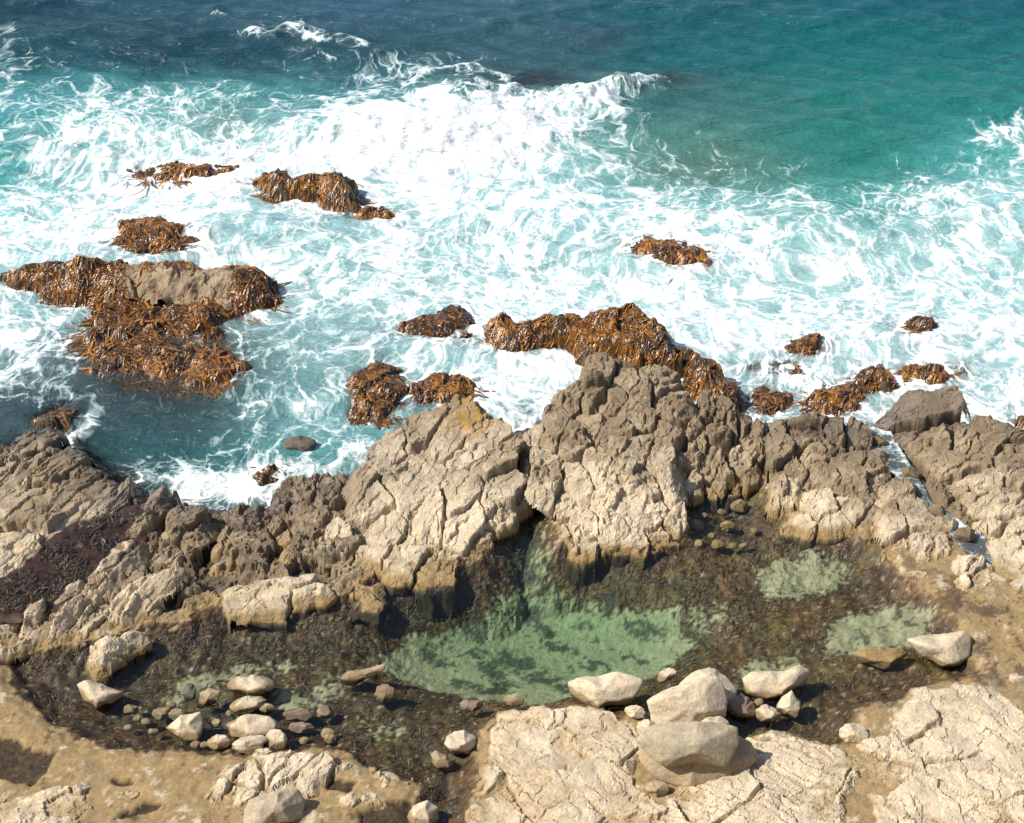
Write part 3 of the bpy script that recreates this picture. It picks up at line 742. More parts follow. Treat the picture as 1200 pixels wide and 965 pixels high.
O('pale cracked block right of the channel, its front face dropping into the pool',
  [(618,575,1.9),(614,530,2.4),(612,500,2.8),(640,478,3.0),(665,455,3.2),(668,430,3.3),(690,412,3.4),(728,410,3.4),(765,425,3.3),(800,432,3.2),(815,450,3.0),(808,480,2.8),(800,520,2.4),(790,560,2.0),(800,590,1.5),(806,612,1.0),(800,638,.65),(760,645,.65),(715,650,.65),(680,656,.65),(666,645,.7),(657,612,1.1),(652,592,1.5)],
  [(720,560,2.2),(700,600,1.6),(760,600,1.5),(720,480,2.9),(690,635,.85),(770,630,.8)], seed=42, **C2)
O('jumble of upright brown fins right of the central block',
  [(800,520,2.2),(806,480,2.5),(815,455,2.6),(845,462,2.5),(870,478,2.2),(900,482,2.0),(905,505,1.9),(895,535,1.5),(885,560,1.1),(870,575,.8),(845,580,.7),(815,585,.8),(795,570,1.2)], [(850,510,2.0)], seed=43, **dict(C2, ang=75, cell=(1.0, .5), tilt=.28, amp=.18))
O('dark brown rounded rock mass above the pale boulder fronts right of centre',
  [(900,545,1.6),(895,510,2.0),(910,482,2.2),(940,478,2.1),(970,485,2.0),(1000,490,1.9),(1025,500,1.9),(1040,530,1.7),(1045,555,1.5),(1025,575,1.4),(990,575,1.3),(950,570,1.3),(920,570,1.4)], [(965,520,2.2)], ang=60, cell=(1.2, .8), amp=.16, tilt=.22, crack=.3, gate=.25, gate2=.2, seed=44, tone=.2)
O('cracked pale finger of rock standing beside the squat pale block', [(902,596,.9),(908,565,1.5),(918,545,1.8),(938,540,1.8),(947,555,1.6),(945,575,1.3),(935,598,.8),(915,604,.7)], seed=45, ang=75, cell=(.8, .5), amp=.08, crack=.25, tilt=.1)
O('squat pale block with a flat front facing the pool right of centre', [(920,618,.75),(928,595,1.1),(945,572,1.5),(970,568,1.6),(1000,572,1.6),(1020,580,1.5),(1022,605,1.0),(1012,622,.7),(980,628,.65),(945,628,.65)], [(970,600,1.15)], ang=85, cell=(1.3, .9), amp=.05, tilt=.08, crack=.28, seed=46)
O('tall pale fronted rock between the squat block and the stream gully', [(1030,652,.7),(1032,610,1.2),(1025,585,1.6),(1035,560,1.9),(1060,552,1.9),(1080,570,1.7),(1090,595,1.4),(1112,625,1.0),(1122,650,.75),(1100,662,.65),(1060,664,.65)], [(1070,610,1.4)], ang=75, cell=(1.2, .8), amp=.08, tilt=.10, crack=.28, seed=47)
O('dark grey tilted slab highest of the rocks at the right shore', [(1038,485,1.7),(1042,462,2.1),(1058,448,2.3),(1095,446,2.3),(1122,455,2.2),(1128,475,2.0),(1115,492,1.6),(1080,500,1.6),(1050,498,1.6)], [(1080,468,2.3)], ang=5, cell=(2.4, 1.1), amp=.12, tilt=.16, crack=.3, seed=48, tone=.25)
O('broad brown terrace at right edge seaward of the stream gully',
  [(1050,505,1.6),(1070,495,1.8),(1110,488,2.0),(1130,480,2.0),(1160,492,1.9),(1210,505,1.9),(1290,510,1.8),(1300,600,1.5),(1215,600,1.6),(1180,598,1.6),(1140,590,1.5),(1110,570,1.5),(1085,545,1.5),(1065,525,1.5)], [(1140,530,2.0),(1200,560,1.9)], ang=25, cell=(1.4, .8), amp=.16, tilt=.18, crack=.3, gate=.25, gate2=.2, seed=49)
O('pale brown cracked wall at right edge below the brown terrace',
  [(1140,600,1.5),(1180,600,1.6),(1215,598,1.6),(1290,600,1.5),(1290,700,.8),(1215,700,.8),(1180,690,.8),(1170,660,1.0),(1160,630,1.2),(1140,615,1.3)], [(1200,640,1.3)], ang=80, cell=(1.3, .8), amp=.10, tilt=.15, crack=.3, seed=50)
O('rough pale block right of the tall pale fronted rock', [(1118,690,.75),(1122,665,1.0),(1130,645,1.3),(1150,640,1.3),(1165,655,1.1),(1168,690,.75),(1145,700,.7)], ang=70, cell=(.9, .6), amp=.10, tilt=.15, crack=.2, seed=51)
O('two pale bumps of rock on the ochre shelf below the tall pale fronted rock', [(1060,672,.75),(1070,667,.85),(1098,670,.85),(1100,678,.75),(1075,680,.72)], seed=52, cell=(.6, .5), amp=.05, edge=.2, crack=.15)
O('brown block standing in the stream gully', [(1092,620,1.2),(1095,602,1.5),(1108,600,1.5),(1122,610,1.4),(1120,632,1.1),(1105,640,1.0)], seed=53, cell=(.9, .7), amp=.08, edge=.3, tone=.3)

# --- nearest slabs
NEAR = dict(cell=(2.2, 1.4), amp=.05, tilt=.06, crack=.16, zb=-.3, gate=.05, res=.035)
def O2(*a, **k):
    return O(*a, **k)
NEAR.pop('res'); NEAR['grow'] = .38
def tan_slab(X, Y, h, col, wet):
    n = fbm(X * .9, Y * .9, 71, 4); f1, f2, *_ = vor(X * 1.9 + .4 * vnoise(X, Y, 5), Y * 2.6 + .6 * vnoise(X, Y + 9, 6), 72)
    c = mixc(col, np.array([.42, .31, .18]), sstep(-.25, .3, n) * .6)
    return mixc(c, np.array([.17, .11, .07]), (1 - sstep(.02, .08, f2 - f1)) * sstep(-.2, .3, n) * .6), wet
O('big tan slab with a net of fine cracks at the bottom centre',
  [(556,975,.75),(562,915,.85),(570,885,.9),(566,850,.9),(590,838,1.0),(640,836,1.05),(690,838,1.05),(735,842,1.0),(752,860,1.0),(748,885,.95),(738,915,.9),(742,930,.9),(765,945,.85),(770,1000,.85),(760,1060,.8),(556,1060,.75)], [(640,900,1.15),(660,960,1.1)], seed=61, ang=-25, recolour=tan_slab, **NEAR)
O('smooth pale slab with swirling grain at the bottom right of centre',
  [(768,948,.75),(790,925,.9),(830,915,1.0),(870,895,1.1),(878,868,1.1),(905,858,1.1),(945,865,1.05),(985,880,1.0),(1005,905,.95),(992,940,.85),(995,975,.8),(1000,1060,.8),(770,1060,.75)], [(900,930,1.25)], seed=62, ang=-30, **dict(NEAR, bed=(.22, .035)))
O('rough bleached slab with ochre hollows in the bottom right corner',
  [(996,920,.75),(1005,885,.85),(1030,870,.9),(1060,850,1.0),(1080,830,1.0),(1090,812,1.0),(1130,808,1.0),(1165,812,1.0),(1180,835,1.0),(1215,870,1.0),(1290,900,1.0),(1290,1060,.9),(1030,1060,.7),(1010,975,.75)], [(1110,880,1.2),(1170,920,1.15)], seed=63, ang=-35, **dict(NEAR, amp=.08, cell=(1.7, 1.1), gate2=.1))
O('pitted pale rock with a rough crest on the ochre shelf at the pool edge', [(236,948,.75),(245,920,.85),(265,895,.95),(300,885,1.05),(345,880,1.1),(380,874,1.1),(402,885,1.0),(420,895,.9),(400,910,.85),(375,918,.85),(372,935,.8),(340,945,.8),(290,955,.75)], [(330,905,1.15),(280,920,1.0)], seed=64, ang=60, cell=(1.0, .7), amp=.08, tilt=.12, crack=.18)
O('low crusted rocks ringing a small dark puddle beside the pitted rock', [(385,935,.75),(405,925,.8),(425,915,.8),(435,895,.85),(455,905,.85),(462,925,.8),(450,945,.75),(410,952,.72)], seed=65, ang=30, cell=(.6, .45), amp=.08, tilt=.2, crack=.15, edge=.25)
O('small crusted hump at the mouth of the dark narrow arm of the pool', [(462,930,.7),(470,912,.8),(485,905,.8),(494,920,.75),(488,938,.68),(470,944,.65)], seed=66, cell=(.6, .45), amp=.07, tilt=.2, edge=.25)
O('low bleached rough rock along the bottom left corner', [(-60,930,.8),(0,925,.85),(30,925,.85),(60,918,.9),(90,914,.95),(118,920,.9),(112,940,.85),(95,958,.8),(100,1000,.8),(-60,1000,.8)], [(50,940,.95)], seed=67, ang=20, cell=(1.0, .7), amp=.07, tilt=.1, crack=.18)
O('small pale grey rock right of the bleached corner rock', [(118,930,.75),(125,920,.85),(145,921,.9),(163,928,.8),(160,938,.75),(135,940,.72)], seed=68, cell=(.6, .5), amp=.05, edge=.22, crack=.12)
O('white crusted rock on the ochre shelf near the right edge', [(1145,800,.72),(1160,785,.85),(1180,782,.9),(1210,790,.9),(1215,800,.8),(1180,806,.75)], seed=69, cell=(.7, .5), amp=.06, edge=.3, crack=.12)

# ------------------------------------------------------------------ small waters
def flat_water(name, label, pts, z):
    W, _ = U(pts, z)
    return water_sheet(name, label, W, z, pad=.5, k=(.5, .6, .6), floor=z - .3)
flat_water('weed_pool_water', 'dark weed pool behind the slab ridge at left', [(0,690),(40,668),(60,645),(95,622),(130,612),(152,605),(158,612),(148,640),(110,660),(75,690),(30,708),(0,705)], 1.18)

V = []; A = []
P2 = np.stack([np.interp(np.linspace(0, len(STREAM) - 1, 90), np.arange(len(STREAM)), c) for c in (STREAM[:, 0], STREAM[:, 1], STREAM_Z)], 1)
dv = np.gradient(P2[:, :2], axis=0); dv /= np.linalg.norm(dv, axis=1, keepdims=True); nv = np.stack([-dv[:, 1], dv[:, 0]], 1)
for j in range(13):
    q = (j - 6) / 6 * (.34 + .20 * np.sin(np.linspace(0, 9, 90)) * np.linspace(.4, 1, 90) + .14 * fbm(np.linspace(0, 14, 90), np.zeros(90) + j // 7, 35, 3)) + .22 * fbm(np.linspace(0, 7, 90), np.zeros(90), 36, 2)
    V.append(np.concatenate([P2[:, :2] + nv * q[:, None], (P2[:, 2] + .03 * fbm(P2[:, 0] * 3 + q * 3, P2[:, 1] * 3, 31, 3))[:, None]], 1))
V = np.stack(V, 1); sh = V.shape[:2]; V = V.reshape(-1, 3)
fo = .80 - .40 * np.repeat(np.linspace(0, 1, 90), 13) + .6 * fbm(V[:, 0] * 1.3, V[:, 1] * 1.3, 41, 3)
tag(build('stream', V, grid_faces(np.ones(sh, bool)), MAT_SEA, attrs={'foam': fo, 'col': np.broadcast_to(lin((105, 112, 115)) * .6, V.shape), 'alpha': np.full(len(V), .8), 'v_flow': V * np.array([1.6, 1.6, 0])}),
    'thin blue grey stream of sea water running down the gully at right', None, None, 'structure')

# weed bed of that little pool
W, _ = U([(-40,720),(0,685),(40,662),(60,640),(95,615),(155,598),(168,610),(150,650),(110,675),(75,700),(30,720)], 1.05)
xs = np.arange(W[:, 0].min() - .4, W[:, 0].max() + .4, .06); ys = np.arange(W[:, 1].min() - .4, W[:, 1].max() + .4, .06)
X, Y = np.meshgrid(xs, ys); m = polysd(W, X, Y) > -.3
Z = 1.04 + .08 * fbm(X * 2, Y * 2, 5, 4) + .03 * fbm(X * 8, Y * 8, 6, 3)
cc = np.broadcast_to(np.array([.048, .025, .012]), X.shape + (3,)) * (1 + .7 * fbm(X * 3, Y * 3, 8, 4))[..., None]
tag(build('pool_bed', np.stack([X[m], Y[m], Z[m]], 1), grid_faces(m), MAT_SHELF, attrs={'col': cc[m], 'wet': np.full(m.sum(), .7)}), 'dark red brown weed bed of the small pool at left', None, None, 'structure')

wn_ = 4500; wx_ = RNG.uniform(W[:, 0].min(), W[:, 0].max(), wn_); wy_ = RNG.uniform(W[:, 1].min(), W[:, 1].max(), wn_)
kk = (polysd(W, wx_, wy_) > 0) & (RNG.uniform(0, 1, wn_) < sstep(-.3, .3, fbm(wx_ * 1.2, wy_ * 1.2, 55, 3))); wx_, wy_ = wx_[kk], wy_[kk]
wcol = np.array([[.07, .042, .014], [.045, .026, .010], [.10, .062, .02], [.03, .02, .009]])[RNG.integers(0, 4, len(wx_))] * RNG.uniform(.6, 1.4, (len(wx_), 1))
tag(ribbons('pool_weed', wx_, wy_, lambda a, b: 1.09 + .08 * fbm(a * 2, b * 2, 5, 4), (1 + 0 * wx_, 1.2 + 0 * wx_), .22, .025, .03, wcol, MAT_WEED, segs=3, spread=.6, seed=12), 'dark brown weed matted in the small pool behind the slab ridge', 'seaweed', None, 'stuff')

# ------------------------------------------------------------------ boulders and stones
bm = bmesh.new(); bmesh.ops.create_icosphere(bm, subdivisions=5, radius=1)
ICO_V = np.array([v.co[:] for v in bm.verts]); ICO_F = np.array([[v.index for v in f.verts] for f in bm.faces]); bm.free()
bm = bmesh.new(); bmesh.ops.create_icosphere(bm, subdivisions=3, radius=1)
ICS_V = np.array([v.co[:] for v in bm.verts]); ICS_F = np.array([[v.index for v in f.verts] for f in bm.faces]); bm.free()

def noise3(p, f, seed, octs=3):
    return (fbm(p[:, 0] * f + seed, p[:, 1] * f, seed, octs) + fbm(p[:, 1] * f - seed, p[:, 2] * f, seed + 3, octs) + fbm(p[:, 2] * f, p[:, 0] * f + 2 * seed, seed + 5, octs)) / 3

def boulder(label, shape, z=.6, thick=.8, facets=9, colour='pale', group=None, seed=1, stain=None, name='boulder', cat='boulder', wobble=.05, base_ochre=.0):
    """shape: outline [(px, py), ...] or (cx, cy, rx, ry, rot deg); z: height of its middle"""
    r = np.random.default_rng(seed)
    if not isinstance(shape[0], (tuple, list)):
        cx, cy, rx, ry, rot = shape
        a = np.linspace(0, 2 * np.pi, 24, endpoint=False); q = math.radians(rot)
        ex = rx * np.cos(a); ey = ry * np.sin(a); out = np.stack([cx + ex * math.cos(q) - ey * math.sin(q), cy + ex * math.sin(q) + ey * math.cos(q)], 1)
        out = out + (out - [cx, cy]) * r.normal(0, .05, (24, 1))
    else:
        out = np.array(shape, float); cx, cy = (out.max(0) + out.min(0)) / 2
    wx, wy = unproj(cx, cy, z); c = np.array([wx, wy, z])
    sc = np.linalg.norm(c - np.array([0, 0, CAM_H])) / FPX
    up = np.array([0, math.sin(PITCH), math.cos(PITCH)]); rt = np.array([1., 0, 0]); fw = np.cross(rt, up)
    pa = np.stack([out[:, 0] - cx, -(out[:, 1] - cy)], 1) * sc
    big = max(np.ptp(out[:, 0]), np.ptp(out[:, 1])) > 14
    D, F = (ICO_V, ICO_F) if big else (ICS_V, ICS_F)
    # silhouette radius by angle
    th = np.arctan2(D[:, 1], D[:, 0])
    ts = np.linspace(-np.pi, np.pi, 181); R = np.zeros(181)
    for i, t in enumerate(ts):
        d = np.array([math.cos(t), math.sin(t)]); best = 0
        for k in range(len(pa)):
            a, b = pa[k], pa[(k + 1) % len(pa)]; e = b - a
            den = d[0] * e[1] - d[1] * e[0]
            if abs(den) < 1e-9: continue
            tt = (a[0] * e[1] - a[1] * e[0]) / den; uu = (a[0] * d[1] - a[1] * d[0]) / den
            if tt > 0 and -.001 <= uu <= 1.001: best = max(best, tt)
        R[i] = best
    Rm = R.mean()
    Rt = np.interp(th, ts, R)
    k = np.ones(len(D))
    for i in range(facets):
        n = r.normal(0, 1, 3); n[2] = abs(n[2]) * 1.1 + .25; n[1] += .25; n /= np.linalg.norm(n)
        dd = D @ n; pl = r.uniform(.58, .82)
        k = np.where(dd > 1e-3, np.minimum(k, pl / np.maximum(dd, 1e-3)), k)
    k = k / np.maximum(1e-3, np.interp(0, [0], [1]))
    Q = D * k[:, None]
    # square the section a little, so that edges of the outline stay put
    P = np.stack([Q[:, 0] * Rt, Q[:, 1] * Rt, Q[:, 2] * Rm * thick], 1)
    P = P * 1.12
    Wd = c + P[:, :1] * rt + P[:, 1:2] * up - P[:, 2:3] * fw * -1
    nrm = (Wd - c) / np.linalg.norm(Wd - c, axis=1, keepdims=True)
    Wd = Wd + nrm * (Rm * wobble * 2 * noise3(Wd, 1.2 / Rm, seed % 50, 4) + Rm * .03 * noise3(Wd, 5 / Rm, seed % 50 + 7, 3))[:, None]
    n1 = noise3(Wd, 1.3, seed % 40, 4); n2 = noise3(Wd, 5, seed % 40 + 3, 4)
    base = {'pale': PALE * 1.05, 'grey': np.array([.34, .285, .195]), 'tan': np.array([.34, .26, .16]), 'dark': np.array([.12, .10, .08]), 'pink': np.array([.22, .155, .115]), 'brown': BROWN * .8, 'ochre': OCHRE * .95, 'sunk': np.array([.24, .175, .10])}[colour]
    col = np.broadcast_to(base, Wd.shape) * (1 + .5 * n1 + .45 * n2)[:, None]
    if colour in ('pale', 'grey', 'tan'):
        col = mixc(col, OCHRE, sstep(.1, .5, n1 + .3 * n2) * .5)
    wl = (stain if stain is not None else POOL_Z)
    zz = Wd[:, 2] + .08 * n1 + .06 * n2
    if colour not in ('sunk', 'dark'):
        col = mixc(col, OCHRE * .8, (1 - sstep(wl + .12 + base_ochre, wl + .2 + base_ochre, zz)) * .85)
    col = mixc(col, WEED, 1 - sstep(wl - .05, wl + .08, zz)) if colour != 'sunk' else col
    o = build(name, Wd, F, MAT_STONE, attrs={'col': np.clip(col, .01, .9), 'wet': 1 - sstep(wl, wl + .1, zz)})
    return tag(o, label, cat, group)

GP = 'boulders lying in the left end of the pool'
def B(label, shape, z, thick, facets, colour, group=None, seed=1, **k):
    return boulder(label, shape, z, thick, facets, colour, group, seed, **k)
B('wedge shaped white boulder with a dark shaded right side, leftmost of the pool cluster', [(197,853),(212,841),(233,836),(235,850),(234,867),(220,868)], .62, .9, 6, 'pale', GP, 1)
B('rounded boulder with a tan skirt, uppermost of the pool cluster', (294,803,25,11,0), .6, .8, 8, 'pale', GP, 2, base_ochre=.06)
B('smooth white oval boulder just below the uppermost of its cluster', (291,825,20,8,-10), .58, .8, 5, 'pale', GP, 3)
B('small pale stone touching the right end of the smooth white oval', (313,830,8,5,0), .55, .8, 6, 'pale', GP, 4)
B('widest boulder of the pool cluster, flat topped with a tan back', (292,853,30,14,-3), .62, .8, 8, 'pale', GP, 5, base_ochre=.03)
B('pale oval boulder tilted up to the right, lowest of the pool cluster', (291,874,20,10,-20), .6, .8, 6, 'pale', GP, 6)
B('egg shaped pale boulder at the right end of the cluster', (324,868,11,13,-20), .6, .8, 6, 'pale', GP, 7)
B('small round pale boulder left of the lowest tilted oval', (257,870,12,8,0), .58, .8, 7, 'pale', GP, 8)
B('small white stone between the tilted oval and the pool bank', (309,882,9,5,0), .6, .8, 7, 'pale', GP, 9)
B('hooked pale stone with a brown top above the wedge shaped boulder', [(233,826),(236,813),(245,808),(257,811),(255,820),(244,822),(238,829)], .58, .8, 7, 'tan', GP, 10)
B('upright grey stone just left of the hooked stone', (222,811,7,10,10), .55, .8, 6, 'dark', GP, 11)
B('long pale boulder by itself near the left bank of the pool', [(92,804),(103,799),(120,803),(141,812),(142,829),(118,832),(99,821)], .58, .75, 7, 'pale', GP, 12)
B('pale half sunk boulder trailing a brown point', [(400,795),(410,787),(428,785),(450,779),(448,785),(430,796),(415,803),(404,801)], .52, .7, 6, 'tan', GP, 13)
B('grey stone ringed with brown weed beside the half sunk boulder', (451,814,10,11,30), .5, .7, 6, 'pink', GP, 14)
GS = 'boulders lying along the near shore of the pool'
B('white rounded boulder left of the big tan slab', (541,872,18,14,-10), .66, .85, 7, 'pale', GS, 15)
B('dull grey angular stone in the weed below the white rounded boulder', [(503,884),(512,881),(530,892),(531,902),(515,903),(507,898)], .55, .7, 8, 'grey', GS, 16)
B('pale boulder at the bottom edge in the dark weedy arm of the pool', [(479,957),(484,946),(500,940),(511,948),(513,960),(505,970),(484,970)], .6, .85, 7, 'pale', GS, 17)
B('small grey stone in brown weed above the tan slab', (602,821,11,7,0), .55, .8, 8, 'grey', GS, 18)
B('broad white boulder with tan ends sitting in the pool above the tan slab', [(666,801),(688,794),(722,790),(750,798),(742,815),(735,826),(700,832),(676,826),(669,814)], .68, .7, 9, 'pale', GS, 19, base_ochre=.03)
B('small tilted pale stone right of the broad white boulder', (781,792,11,7,-35), .58, .8, 6, 'pale', GS, 20)
B('pale hump backed boulder standing behind the large leaning one', [(800,803),(812,790),(832,784),(850,794),(860,808),(857,820),(840,826),(815,822)], .8, .8, 9, 'pale', GS, 21)
B('leaning pale boulder with a ridge and a shaded right side', [(763,822),(778,813),(800,805),(820,799),(836,796),(843,806),(847,822),(844,838),(828,846),(818,856),(768,856),(768,836)], 1.05, .75, 10, 'pale', GS, 22)
B('small pale block in front of the leaning boulder', (838,849,15,9,0), .95, .8, 7, 'pale', GS, 23)
big = B('largest grey boulder, its upper lip overhanging a dark slit at the front', [(757,872),(775,864),(850,862),(872,872),(879,888),(866,905),(840,919),(800,920),(772,909),(758,892)], 1.0, .7, 9, 'tan', GS, 24)
lip = B(None, [(752,868),(760,855),(785,850),(830,849),(862,854),(862,872),(846,896),(815,893),(784,896),(764,884)], 1.7, .5, 12, 'grey', None, 124, stain=-9, wobble=.05, name='overhang', cat=None)
lip.location = lip.location - big.location; lip.parent = big
B('long pale boulder with a raised right end in the pool right of the leaning one', [(875,796),(884,789),(920,788),(938,780),(947,788),(942,803),(925,812),(895,819),(878,811)], .66, .75, 9, 'pale', GS, 25)
B('pointed pale stone just below the long raised boulder', [(912,828),(918,818),(928,811),(940,822),(943,832),(932,841),(917,839)], .62, .85, 7, 'pale', GS, 26)
B('round pinkish white stone left of the pointed pale stone', (900,837,14,10,0), .6, .8, 7, 'pale', GS, 27)
B('pinkish brown boulder beside the shaded side of the leaning boulder', (869,831,16,14,0), .58, .75, 9, 'pink', GS, 28)
B('tiny pale pink stone between the pinkish boulder and the long raised one', (890,824,6,5,0), .57, .8, 6, 'pink', GS, 29)
B('large flat topped pale boulder alone at the right end of the pool', [(1067,751),(1090,746),(1130,741),(1134,752),(1131,768),(1118,781),(1104,784),(1090,774),(1078,763)], .68, .8, 8, 'pale', 'boulders lying along the near shore of the pool', 30)
B('pale stone in an ochre setting between two near slabs', (1000,860,16,11,0), .75, .8, 8, 'pale', GS, 31)
B('flat ochre rock lying just under the water left of the lone flat topped boulder', [(1002,768),(1015,760),(1055,759),(1066,768),(1050,779),(1035,783),(1012,777)], .45, .5, 6, 'ochre', GS, 32, stain=.2)
B('grey flat topped block on the ochre shelf at the bottom left', [(290,940),(300,934),(320,930),(346,928),(354,940),(350,956),(345,964),(318,968),(291,966)], .95, .85, 8, 'grey', None, 33)
B('pale pebble at the top right corner of the big tan slab', (744,834,11,7,15), .85, .8, 7, 'pale', GS, 34)
B('pale wedge stone between the tan slab and the largest grey boulder', [(745,846),(755,842),(770,850),(765,862),(750,864)], .95, .8, 7, 'pale', GS, 35)
B('round tan stone in the crack below the largest grey boulder', (770,924,13,8,0), .85, .8, 7, 'tan', GS, 36)
B('mauve stone under shallow water right of the cluster, upper of two', (349,838,15,8,5), .42, .7, 6, 'pink', 'sunken stones', 37, stain=.1)
B('mauve stone under shallow water right of the cluster, lower of two', (354,853,14,6,5), .42, .7, 6, 'pink', 'sunken stones', 38, stain=.1)
B('pinkish stone in brown weed up left of the small grey stone', (552,827,13,7,-5), .5, .7, 6, 'pink', 'sunken stones', 39, stain=.2)
B('pale stone wedged across the narrow channel between the two central blocks', [(604,575),(612,567),(628,566),(640,576),(630,587),(610,586)], 1.02, .8, 7, 'pale', None, 40, stain=-9)
s_blk = spec([(668,446,2.55),(671,424,2.75),(686,415,2.85),(722,414,2.85),(726,440,2.6),(706,450,2.5),(684,450,2.5)], [(697,430,2.75)], cell=(3, 3), amp=.02, tilt=.05, crack=.05, zb=1.2, edge=.18, grow=.02, seed=77)
outcrop('perched_block', 'dark square block highest at the seaward end of the central rocks', 'boulder', s_blk, None, 'pool', .55)
B('dark round boulder awash in the turquoise inlet', (352,521,17,9,0), .05, .8, 5, 'dark', None, 42, stain=-9)
for i, (x, y, a, b, lb) in enumerate([(1030,518,9,6,'dark wet stone splitting the stream near its head'), (1066,556,11,8,'dark wet stone in the bend of the stream gully'), (1098,600,10,8,'brown wet stone low in the stream gully beside the standing block'), (1132,628,12,9,'brown wet stone where the stream gully ends above the ochre shelf')]):
    B(lb, (x, y, a, b, 10), 1.02 - .02 * i, .9, 8, 'brown', 'wet stones in the stream gully', 150 + i, stain=-9, name='stone', cat='stone', wobble=.09)
# little sunken stones nothing tells apart
small = [(815,617,10),(853,617,8),(820,637,6),(841,638,7),(866,593,10),(835,628,5),(872,640,5),(806,627,6),(858,640,5),(826,605,5),(884,622,5),(846,600,5)]
for i, (x, y, r_) in enumerate(small):
    B('small ochre stone under the brown water below the upright brown fins', (x, y, r_, r_ * .72, 0), .38, .8, 6, 'ochre', 'small ochre stones sunk in the shallow pool', 60 + i, stain=-9, name='stone', cat='stone', wobble=.07)
small = [(190,836,10),(208,838,9),(163,842,6),(154,832,8),(180,858,6),(252,848,7),(172,846,6),(200,827,6),(230,873,6),(240,873,5),(270,836,5),(150,853,5),(382,835,10),(384,860,8),(386,866,7),(357,868,6)]
for i, (x, y, r_) in enumerate(small):
    B('small brownish stone in the shallow weed around the boulder cluster', (x, y, r_, r_ * .7, 0), .44, .8, 6, 'sunk', 'small stones sunk round the boulder cluster', 90 + i, stain=-9, name='stone', cat='stone', wobble=.07)

# ------------------------------------------------------------------ weed on the pool floor
n = 150000
x = RNG.uniform(-16, 16, n); y = RNG.uniform(28, 44, n)
z, pool, basin, land, warp, n1, n2, n3, weedy = ground(x, y)
tcol, _, cover, under = ground_colour(x, y, z, pool, basin, land, warp, n1, n2, n3, weedy)
keep = (((pool > .02) & (cover < .35)) | (weedy > .6) & (RNG.uniform(0, 1, n) < .25)) & (RNG.uniform(0, 1, n) < .10 + .9 * sstep(-.12, .22, fbm(x * 1.3, y * 1.3, 400, 4)))
x, y = x[keep], y[keep]
hf = lambda a, b: np.where(ground(a, b)[0] > POOL_Z + .04, ground(a, b)[0] - .03, np.minimum(ground(a, b)[0], POOL_Z - .07))
fl = (1 + .9 * vnoise(x * .4, y * .4, 401), .6 + .9 * vnoise(x * .4 + 9, y * .4, 402))
wc = np.array([[.065, .038, .016], [.09, .060, .022], [.042, .024, .012], [.13, .070, .026], [.075, .056, .022], [.032, .020, .011]])
cols = (1.0 * wc[RNG.integers(0, 6, len(x))] + 1.0 * tcol[keep]) * .85 * RNG.uniform(.6, 1.5, (len(x), 1)) * np.where(weedy[keep] > .5, .6, 1.0)[:, None]
o = ribbons('seaweed', x, y, hf, fl, .13, .011, .025, cols, MAT_WEED, segs=3, spread=.7, seed=9)
tag(o, 'brown olive seaweed carpeting the floor of the tide pool', 'seaweed', None, 'stuff')

# ------------------------------------------------------------------ the sea
FOAM = """0 0 0 0 0 0 0 0 0 0 0 0 0
2 0 0 1 1 0 0 0 0 0 0 0 0
3 1 1 1 2 3 1 0 0 0 0 0 0
4 6 6 3 5 6 5 4 0 0 0 0 1
5 8 6 5 8 9 9 5 1 0 0 1 5
5 8 9 9 9 9 8 5 3 2 1 3 6
8 9 9 8 8 9 9 8 7 6 4 7 7
9 9 8 6 7 8 8 8 9 8 7 7 7
7 7 7 8 8 8 8 8 8 8 7 7 7
7 6 4 6 7 8 9 9 9 8 8 8 8
8 6 2 4 5 7 7 8 9 9 8 8 8
7 2 1 3 5 7 9 8 7 7 7 8 9
2 2 1 4 4 5 8 7 7 6 6 8 9
0 1 0 4 5 5 5 5 5 5 5 6 9
0 3 4 7 4 4 4 4 4 4 4 4 4
0 0 6 5 4 4 4 4 4 4 4 4 4"""
FT = np.array([[int(c) for c in r.split()] for r in FOAM.split('\n')]) / 9.0
def table(T, px, py, sx, sy):
    """smooth lookup of a table laid over the place by viewing direction of its survey"""
    fx = np.clip(px / sx, 0, T.shape[1] - 1.001); fy = np.clip(py / sy, 0, T.shape[0] - 1.001)
    i = fx.astype(int); j = fy.astype(int); a = fx - i; b = fy - j
    a = a * a * (3 - 2 * a); b = b * b * (3 - 2 * b)
    if T.ndim == 3: a = a[..., None]; b = b[..., None]
    return (T[j, i] * (1 - a) + T[j, i + 1] * a) * (1 - b) + (T[j + 1, i] * (1 - a) + T[j + 1, i + 1] * a) * b
